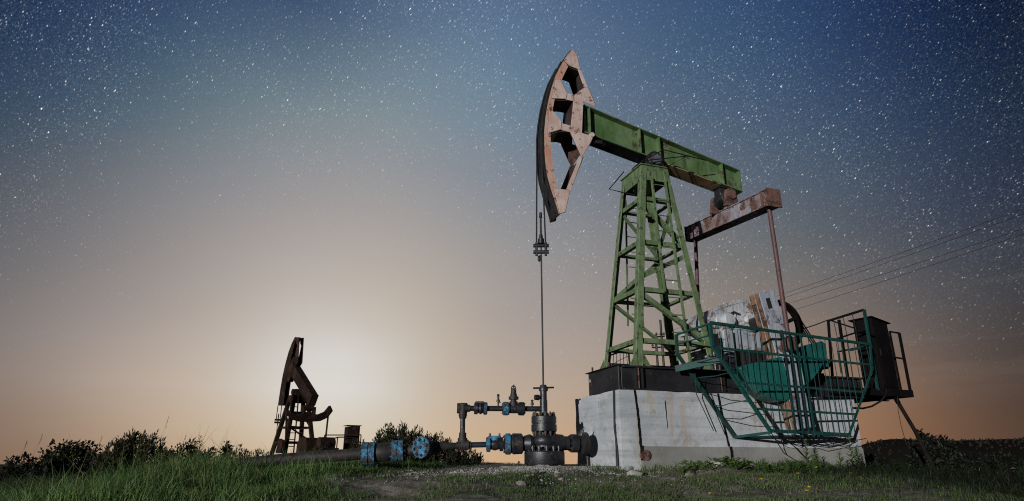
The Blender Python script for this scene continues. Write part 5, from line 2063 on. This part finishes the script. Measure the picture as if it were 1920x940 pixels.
def grass(name, n, region, hfun, wfun, colfun, seed, label):
    r = np.random.default_rng(seed)
    x, y = region(r, n)
    z = gz(x, y)
    n = len(x)
    h = hfun(r, x, y)
    w = wfun(r, h)
    az = r.uniform(0, 2 * PI, n)
    ln = r.uniform(.1, 1.0, n) * h                         # lean
    la = r.uniform(0, 2 * PI, n)
    sx, sy = np.cos(az) * w / 2, np.sin(az) * w / 2
    lx, ly = np.cos(la) * ln, np.sin(la) * ln
    co = np.zeros((n, 5, 3))
    co[:, 0] = np.stack([x - sx, y - sy, z - .01], 1)
    co[:, 1] = np.stack([x + sx, y + sy, z - .01], 1)
    m = .5
    co[:, 2] = np.stack([x - sx * .8 + lx * m * m, y - sy * .8 + ly * m * m, z + h * m], 1)
    co[:, 3] = np.stack([x + sx * .8 + lx * m * m, y + sy * .8 + ly * m * m, z + h * m], 1)
    co[:, 4] = np.stack([x + lx, y + ly, z + h * (1 - .25 * ln / h)], 1)
    me = bpy.data.meshes.new(name)
    b = np.arange(n)[:, None] * 5
    quad = (b + np.array([[0, 1, 3, 2]]))
    tri = (b + np.array([[2, 3, 4]]))
    me.vertices.add(n * 5)
    me.vertices.foreach_set('co', co.reshape(-1))
    loops = np.concatenate([quad, tri], 1).reshape(-1)
    me.loops.add(len(loops))
    me.loops.foreach_set('vertex_index', loops.astype(np.int32))
    me.polygons.add(n * 2)
    st_ = np.stack([np.arange(n) * 7, np.arange(n) * 7 + 4], 1).reshape(-1)
    me.polygons.foreach_set('loop_start', st_.astype(np.int32))
    me.update(calc_edges=True)
    me.validate()
    col = colfun(r, x, y)
    at_ = me.color_attributes.new('tint', 'FLOAT_COLOR', 'POINT')
    c4 = np.ones((n, 5, 4))
    c4[:, :, :3] = col[:, None, :]
    at_.data.foreach_set('color', c4.reshape(-1))
    me.materials.append(M['grass'])
    ob = bpy.data.objects.new(name, me)
    COL.objects.link(ob)
    tag(ob, label, 'grass', kind='stuff')
    return ob


def in_block(x, y):
    d = np.stack([x - ORG.x, y - ORG.y], 0)
    a = d[0] * EA.x + d[1] * EA.y
    b = d[0] * EB.x + d[1] * EB.y
    return (a > -.02) & (a < 4.95) & (b > -.05) & (b < 1.8)


def bare(x, y):
    """0..1 how bare the ground is: the trodden strip below the wellhead, patches elsewhere"""
    q = np.exp(-(((x + .55) / 2.1) ** 2 + ((y - 10.2) / .75) ** 2)) * 1.15
    q += np.exp(-(((x - .9) / 1.7) ** 2 + ((y - 11.0) / .7) ** 2)) * 1.3
    q += np.exp(-(((x + 1.9) / .9) ** 2 + ((y - 8.8) / .5) ** 2)) * .9
    q += np.exp(-(((x - 3.0) / .7) ** 2 + ((y - 9.9) / .25) ** 2)) * .9
    q += .7 * np.clip((vnoise(x, y, 1.1, 8) - .5) * 4, 0, 1) * (x > -2.2)
    q += .5 * np.clip((vnoise(x, y, 3.1, 9) - .45) * 4, 0, 1) * (x > -2)
    return np.clip(q, 0, 1)


def reg(x0, x1, y0, y1, keep):
    def f(r, n):
        x, y = r.uniform(x0, x1, n), r.uniform(y0, y1, n)
        k = (np.abs(x) < .86 * y + .5) & ~in_block(x, y) & (r.uniform(0, 1, n) < keep(x, y))
        return x[k], y[k]
    return f


def cols(*base):
    B = np.array(base)

    def f(r, x, y):
        i = r.integers(0, len(B), len(x))
        c = B[i] * r.uniform(.75, 1.25, (len(x), 1))
        pn = vnoise(x, y, 1.1, 4)[:, None]
        falloff = sm(x, 3.4, 6.2)[:, None]                      # blades tinted darker to the right, standing in for light fall-off
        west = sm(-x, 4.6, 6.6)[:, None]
        return c * (.8 + .4 * pn) * (1 - .72 * falloff) * (1 - .5 * west) * (1 + .35 * (1 - west) * sm(-x, 1.5, 3)[:, None])
    return f


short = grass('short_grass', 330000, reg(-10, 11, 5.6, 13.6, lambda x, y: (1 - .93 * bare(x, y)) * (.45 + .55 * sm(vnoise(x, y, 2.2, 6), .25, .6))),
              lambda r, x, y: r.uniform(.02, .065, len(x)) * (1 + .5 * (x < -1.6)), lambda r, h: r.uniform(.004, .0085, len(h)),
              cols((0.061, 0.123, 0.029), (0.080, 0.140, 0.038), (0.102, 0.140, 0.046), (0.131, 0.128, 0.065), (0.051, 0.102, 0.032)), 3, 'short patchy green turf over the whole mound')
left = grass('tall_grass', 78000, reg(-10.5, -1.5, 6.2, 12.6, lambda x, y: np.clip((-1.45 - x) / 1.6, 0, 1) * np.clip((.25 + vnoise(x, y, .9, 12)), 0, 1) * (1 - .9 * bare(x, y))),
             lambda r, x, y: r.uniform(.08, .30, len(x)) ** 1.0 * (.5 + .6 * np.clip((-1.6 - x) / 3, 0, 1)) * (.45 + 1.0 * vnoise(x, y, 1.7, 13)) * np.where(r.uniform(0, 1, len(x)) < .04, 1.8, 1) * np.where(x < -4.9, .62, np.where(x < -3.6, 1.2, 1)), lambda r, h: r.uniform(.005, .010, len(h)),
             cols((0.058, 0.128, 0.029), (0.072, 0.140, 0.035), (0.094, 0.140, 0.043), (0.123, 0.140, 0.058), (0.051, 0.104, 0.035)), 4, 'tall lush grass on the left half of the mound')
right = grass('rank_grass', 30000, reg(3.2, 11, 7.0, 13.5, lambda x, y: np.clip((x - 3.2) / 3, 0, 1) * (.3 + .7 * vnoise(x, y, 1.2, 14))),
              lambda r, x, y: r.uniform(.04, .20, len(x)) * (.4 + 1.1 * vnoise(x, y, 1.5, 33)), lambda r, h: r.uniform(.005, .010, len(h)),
              cols((.020, .032, .013), (.026, .038, .016), (.030, .035, .018)), 5, 'rank dark grass at the right end of the mound')  # tones kept dark, the fading light painted into the blades
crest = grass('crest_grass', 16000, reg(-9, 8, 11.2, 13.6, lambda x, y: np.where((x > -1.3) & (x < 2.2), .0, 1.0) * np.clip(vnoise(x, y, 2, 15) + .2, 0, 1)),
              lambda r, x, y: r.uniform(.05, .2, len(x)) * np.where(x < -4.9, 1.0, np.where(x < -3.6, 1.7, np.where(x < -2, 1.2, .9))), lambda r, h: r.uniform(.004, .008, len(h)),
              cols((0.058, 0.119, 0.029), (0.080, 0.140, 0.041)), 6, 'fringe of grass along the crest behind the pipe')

# tufts against the apron and along the block foot
tuft = grass('tuft_grass', 9000, reg(.6, 6.5, 8.9, 12.0, lambda x, y: np.clip(1 - np.abs((((x - ORG.x) * EB.x + (y - ORG.y) * EB.y) + .25) / .28), 0, 1) * (vnoise(x, y, 3, 20) > .35)),
             lambda r, x, y: r.uniform(.05, .17, len(x)), lambda r, h: r.uniform(.006, .012, len(h)),
             cols((0.058, 0.123, 0.026), (0.080, 0.140, 0.036), (0.072, 0.109, 0.032)), 9, 'tufts of grass along the foot of the concrete block')

# ================================================================== BUSHES AND WEEDS


def leaf(mb, p, d, ln, w, nrm_):
    """a pointed leaf of two faces, folded along its rib"""
    d = d.normalized()
    s_ = d.cross(nrm_)
    if s_.length < 1e-4:
        s_ = d.cross(V((1, 0, 0)))
    s_ = s_.normalized() * w / 2
    n = len(mb.v)
    up_ = s_.cross(d).normalized() * w * .18
    mb.v += [p, p + d * ln * .45 + s_ + up_, p + d * ln, p + d * ln * .45 - s_ + up_]
    mb.face((n, n + 1, n + 2))
    mb.face((n, n + 2, n + 3))


def rv(r):
    return V((r.gauss(0, 1), r.gauss(0, 1), r.gauss(0, 1))).normalized()


def bush(name, u, vtop, vbase, half_u, Y, label, cat, mat, nb, nl, ll, seed, group=None, droop=.25, feather=False):
    """shrub of radiating leafy twigs; base at the ground below (u, vbase), height and width read off the picture"""
    r = random.Random(seed)
    top, bp_ = at(u, vtop, Y), at(u, vbase, Y)
    gx = bp_.x
    gzv = min(bp_.z, top.z - .3) if vbase is not None else GZ(gx, Y)
    gzv = min(gzv, GZ(gx, Y))
    H = top.z - gzv
    Wd = half_u / FPX * Y * 1.15
    vis_h = top.z - bp_.z
    root = thing(name, FW, (gx, Y, gzv), label, cat, group)
    O = V((gx, Y, gzv))
    st_, lf = MB(), MB()
    for i in range(nb):
        th_ = r.uniform(0, 2 * PI)
        rad = math.sqrt(r.random()) * 1.0
        env = math.sqrt(max(0, 1 - (rad * .95) ** 2)) * r.uniform(.74, 1.08)
        tip = O + V((math.cos(th_) * rad * Wd, math.sin(th_) * rad * Wd * .8, H - vis_h + vis_h * max(.12, env)))
        base = O + V((math.cos(th_) * rad * Wd * .25, math.sin(th_) * rad * Wd * .25, 0))
        mid = base.lerp(tip, .55) + V((math.cos(th_) * rad * Wd * .1, math.sin(th_) * rad * Wd * .1, .06 * H))
        st_.tube([base, mid, tip], .012 * H ** .5, 4, cap=False, r1=.003)
        ntw = 5 if feather else 4
        L0 = (tip - base).length
        for j in range(nl):
            f = 1 - r.random() ** 1.3 * .72
            p = base.lerp(mid, f / .55) if f < .55 else mid.lerp(tip, (f - .55) / .45)
            tw_ = (tip - mid).normalized()
            out_ = rv(r)
            if feather:
                dd_ = (tw_ * .9 + out_ * .55).normalized()
                p = p + out_ * r.random() * .075 * Wd
            else:
                dd_ = (tw_ * .45 + out_).normalized()
                p = p + out_ * r.random() * .11 * Wd
            l_ = ll * r.uniform(.45, 1.0)
            leaf(lf, p, dd_, l_, l_ * (.30 if feather else .5), rv(r))
    st_.build('stem', 'bark', root)
    lf.build('crown', mat, root)
    return root


bush('bush', 132, 828, 905, 62, 24, 'broad dark bush left of the feathery bush on the left skyline', 'bush', 'bush_dark', 99, 75, 0.187, 1)
bush('bush', 28, 856, 915, 34, 22, 'small dark bush at the left edge of the picture', 'bush', 'bush_dark', 44, 62, 0.173, 2)
bush('bush', 68, 868, 912, 20, 21, 'tiny dark bush between the edge bush and the broad dark bush', 'bush', 'bush_dark', 28, 45, 0.144, 3)
bush('bush', 250, 805, 890, 50, 23, 'tallest feathery olive bush on the left skyline', 'bush', 'bush_olive', 93, 77, 0.187, 4, feather=True)
bush('bush', 195, 846, 900, 24, 22.5, 'low olive bush between the broad dark and the feathery bush', 'bush', 'bush_olive', 37, 50, 0.158, 14, feather=True)
bush('bush', 345, 826, 885, 30, 24, 'rounded dark bush right of the feathery bush', 'bush', 'bush_dark', 60, 62, 0.158, 5)
bush('bush', 300, 842, 888, 22, 23, 'small dark bush tucked behind the feathery bush', 'bush', 'bush_dark', 37, 50, 0.144, 6)
bush('bush', 420, 824, 880, 14, 23, 'slim pointed young tree on the left skyline', 'bush', 'bush_dark', 26, 50, 0.144, 7)
bush('bush', 445, 836, 878, 20, 24, 'low bush right of the slim young tree', 'bush', 'bush_olive', 28, 45, 0.144, 8, feather=True)
bush('bush', 484, 842, 872, 18, 25, 'low thin bush left of the far pumping unit', 'bush', 'bush_olive', 22, 37, 0.144, 9, feather=True)
bush('bush', 388, 838, 882, 22, 24, 'low dark bush beside the slim young tree', 'bush', 'bush_dark', 33, 45, 0.144, 18)
bush('bush', 748, 799, 880, 56, 20, 'feathery dark bush behind the blue flanged pipe', 'bush', 'bush_olive', 132, 87, 0.144, 10, feather=True)
bush('bush', 815, 816, 882, 48, 20.5, 'dark bush behind the blind blue flange', 'bush', 'bush_dark', 99, 75, 0.137, 11, feather=True)
bush('bush', 868, 838, 884, 34, 20, 'low spreading dark bush left of the wellhead', 'bush', 'bush_dark', 66, 57, 0.130, 12, feather=True)
bush('bush', 668, 818, 858, 14, 27, 'thin bush behind the distant cabinet', 'bush', 'bush_olive', 26, 42, 0.144, 13, feather=True)
bush('bush', 610, 829, 858, 20, 29, 'small bush behind the pipe near the far unit railing', 'bush', 'bush_dark', 22, 37, 0.144, 15, feather=True)
# right side, dark
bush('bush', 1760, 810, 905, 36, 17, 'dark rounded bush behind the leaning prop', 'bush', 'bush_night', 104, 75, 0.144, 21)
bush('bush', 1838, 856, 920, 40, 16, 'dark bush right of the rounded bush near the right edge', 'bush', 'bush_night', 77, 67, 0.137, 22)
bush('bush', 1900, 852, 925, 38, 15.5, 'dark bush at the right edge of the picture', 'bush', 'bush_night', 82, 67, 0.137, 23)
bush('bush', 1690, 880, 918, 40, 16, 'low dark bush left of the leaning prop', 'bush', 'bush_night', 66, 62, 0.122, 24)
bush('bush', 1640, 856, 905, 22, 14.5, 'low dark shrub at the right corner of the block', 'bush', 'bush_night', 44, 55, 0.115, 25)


def weed(x, y, h, seed, mat, label, group=None, name='weed', lw=.07, dens=1.0):
    r = random.Random(seed)
    z = GZ(x, y)
    root = thing(name, FW, (x, y, z), label, 'weed', group)
    lean = V((r.uniform(-.14, .14), r.uniform(-.1, .1), 0)) * h
    b0 = V((x, y, z - .02))
    pts = [b0 + lean * (f * f) + V((0, 0, h * f)) for f in (0, .35, .7, 1)]
    MB().tube(pts, .006, 5, r1=.002).build('stem', mat, root)
    lf = MB()
    n = int((26 + h * 44) * dens)
    for i in range(n):
        f = .12 + .88 * (i + r.random()) / n
        p = b0 + lean * (f * f) + V((0, 0, h * f))
        an_ = i * 2.4 + r.uniform(-.4, .4)
        up_ = .35 + .5 * f + r.uniform(-.2, .2)
        d = V((math.cos(an_), math.sin(an_), up_))
        ln = lw * (1.15 - .75 * f) * r.uniform(.8, 1.25)
        leaf(lf, p, d, ln, ln * .24, V((0, 0, 1)) + rv(r) * .3)
    lf.build('leaf_spray', mat, root)
    return root


def weed_at(u, vtop, Y, seed, mat, label, group=None, **kw):
    p = at(u, vtop, Y)
    h = max(.18, p.z - GZ(p.x, Y))
    return weed(p.x, Y, h, seed, mat, label, group, **kw)


weed_at(381, 816, 10.8, 1, 'weed', 'tall leafy weed rising above the left grass', lw=.16)
weed_at(300, 838, 10.4, 2, 'weed', 'leafy weed in the grass in front of the feathery bush', lw=.14)
weed_at(420, 852, 10.6, 3, 'weed', 'short leafy weed right of the tall weed in the left grass', lw=.12)
weed_at(347, 858, 10.2, 4, 'weed', 'low leafy weed left of the tall weed in the left grass', lw=.12)
for i, (u, v, Y, lab) in enumerate(((1508, 824, 10.85, 'leftmost tall weed in front of the block under the teal guard'), (1528, 842, 10.9, 'shorter weed right of the leftmost weed under the teal guard'), (1476, 862, 10.4, 'short weed by the block left of the tall weeds'),
                                    (1591, 818, 11.0, 'tallest weed at the right corner of the block'), (1604, 838, 11.2, 'weed just right of the block corner'), (1573, 846, 10.9, 'weed just left of the block corner'))):
    weed_at(u, v, Y, 30 + i, 'weed', lab, lw=.15)
for i in range(24):
    u = random.uniform(170, 520)
    weed_at(u, 858 + random.uniform(-12, 16) + max(0, 300 - u) * .10, random.uniform(9.6, 11.4), 200 + i, 'weed', 'short leafy green weed standing among the tall grass on the left', 'leafy weeds in the left grass', lw=.10, dens=.8)
G1 = 'dark weeds right of the block'
for i in range(56):
    u = random.uniform(1640, 1930)
    Y = random.uniform(10.2, 13)
    weed_at(u, 856 + random.uniform(0, 38) + max(0, 1690 - u) * .2, Y, 60 + i, 'weed_dark', 'tall spiky dark weed in the thicket right of the block', G1, lw=.13)
for i in range(22):
    u = random.uniform(1400, 1640)
    Y = 10.1 + (u - 1400) / 240 * 1.0 - random.uniform(.0, .5)
    weed_at(u, 872 + random.uniform(-8, 14), Y, 120 + i, 'weed' if u < 1560 else 'weed_dark', 'low leafy weed in the strip along the foot of the block', 'low weeds along the block foot', lw=.12)

# broad-leaved plants by the block foot
for i in range(26):
    u = random.uniform(1270, 1540)
    Y = 9.75 + (u - 1270) / 270 * .75 + random.uniform(-.25, .2)
    p = at(u, 880, Y)
    z = GZ(p.x, Y)
    r = random.Random(i + 400)
    root = thing('broad_leaf_plant', FW, (p.x, Y, z), 'low broad leaved plant growing along the foot of the block', 'plant', 'broad leaved plants by the block')
    lf = MB()
    for k in range(22):
        an_ = r.uniform(0, 2 * PI)
        q = V((p.x, Y, z)) + V((math.cos(an_), math.sin(an_), 0)) * r.uniform(0, .1) + V((0, 0, r.uniform(0, .10)))
        ln = r.uniform(.05, .11)
        leaf(lf, q, V((math.cos(an_), math.sin(an_), r.uniform(.1, .9))), ln, ln * .6, V((0, 0, 1)) + rv(r) * .4)
    lf.build('leaf_rosette', 'weed', root)

# seed stalks and yellow flowers
for i, (u, v0, v1, Y) in enumerate(((52, 826, 870, 10.6), (80, 815, 868, 10.8), (192, 818, 862, 11), (317, 780, 842, 11.2), (348, 818, 850, 11.2), (213, 822, 870, 10.2))):
    p = at(u, v0, Y)
    q = V((p.x - .12, Y, GZ(p.x, Y)))
    ob = thing('grass_stalk', FW, tuple(q), 'single thin seed stalk bending above the left grass', 'grass stalk', 'seed stalks on the left')
    MB().tube([q, q.lerp(p, .6) - V((.03, 0, 0)), p], .002, 4, r1=.001).build('stem', 'weed_dark', ob)
    lf = MB()
    r = random.Random(i)
    for k in range(14):
        f = .8 + .2 * k / 14
        leaf(lf, q.lerp(p, f), (p - q).normalized() + rv(r) * .5, .03, .008, rv(r))
    lf.build('seed_head', 'weed_dark', ob)
for u, v, Y, lab in ((1331, 926, 7.5, 'yellow flower alone in the right foreground grass'), (1429, 908, 8.3, 'left of the two small yellow flowers in the grass before the block'), (1499, 907, 8.5, 'right of the two small yellow flowers in the grass before the block'),
                     (1515, 933, 7.3, 'yellow flower pair at the bottom edge on the right'), (1530, 877, 10.1, 'pale yellow flower among the weeds by the block'), (366, 884, 9.6, 'tiny yellow flower in the left tall grass'), (1597, 887, 9.9, 'yellow bloom in the dark weeds by the block corner')):
    p = at(u, v, Y)
    q = V((p.x, Y, GZ(p.x, Y)))
    if p.z < q.z + .05:
        p.z = q.z + .07
    ob = thing('yellow_flower', FW, tuple(q), lab, 'flower', 'yellow flowers')
    MB().tube([q, p], .003, 4).build('stem', 'weed', ob)
    lf = MB()
    r = random.Random(int(u))
    for hd_ in range(2 if 'pair' in lab else 1):
        c_ = p + V((.03 * hd_, 0, .035 * hd_))
        for k in range(14):
            an_ = k * 2.4
            leaf(lf, c_, V((math.cos(an_), math.sin(an_), r.uniform(-.1, .9))), .026, .012, V((0, 0, 1)) + rv(r) * .3)
    lf.build('bloom', 'petal', ob)

# custom properties used only while building
for o in bpy.data.objects:
    if '_o' in o:
        del o['_o']
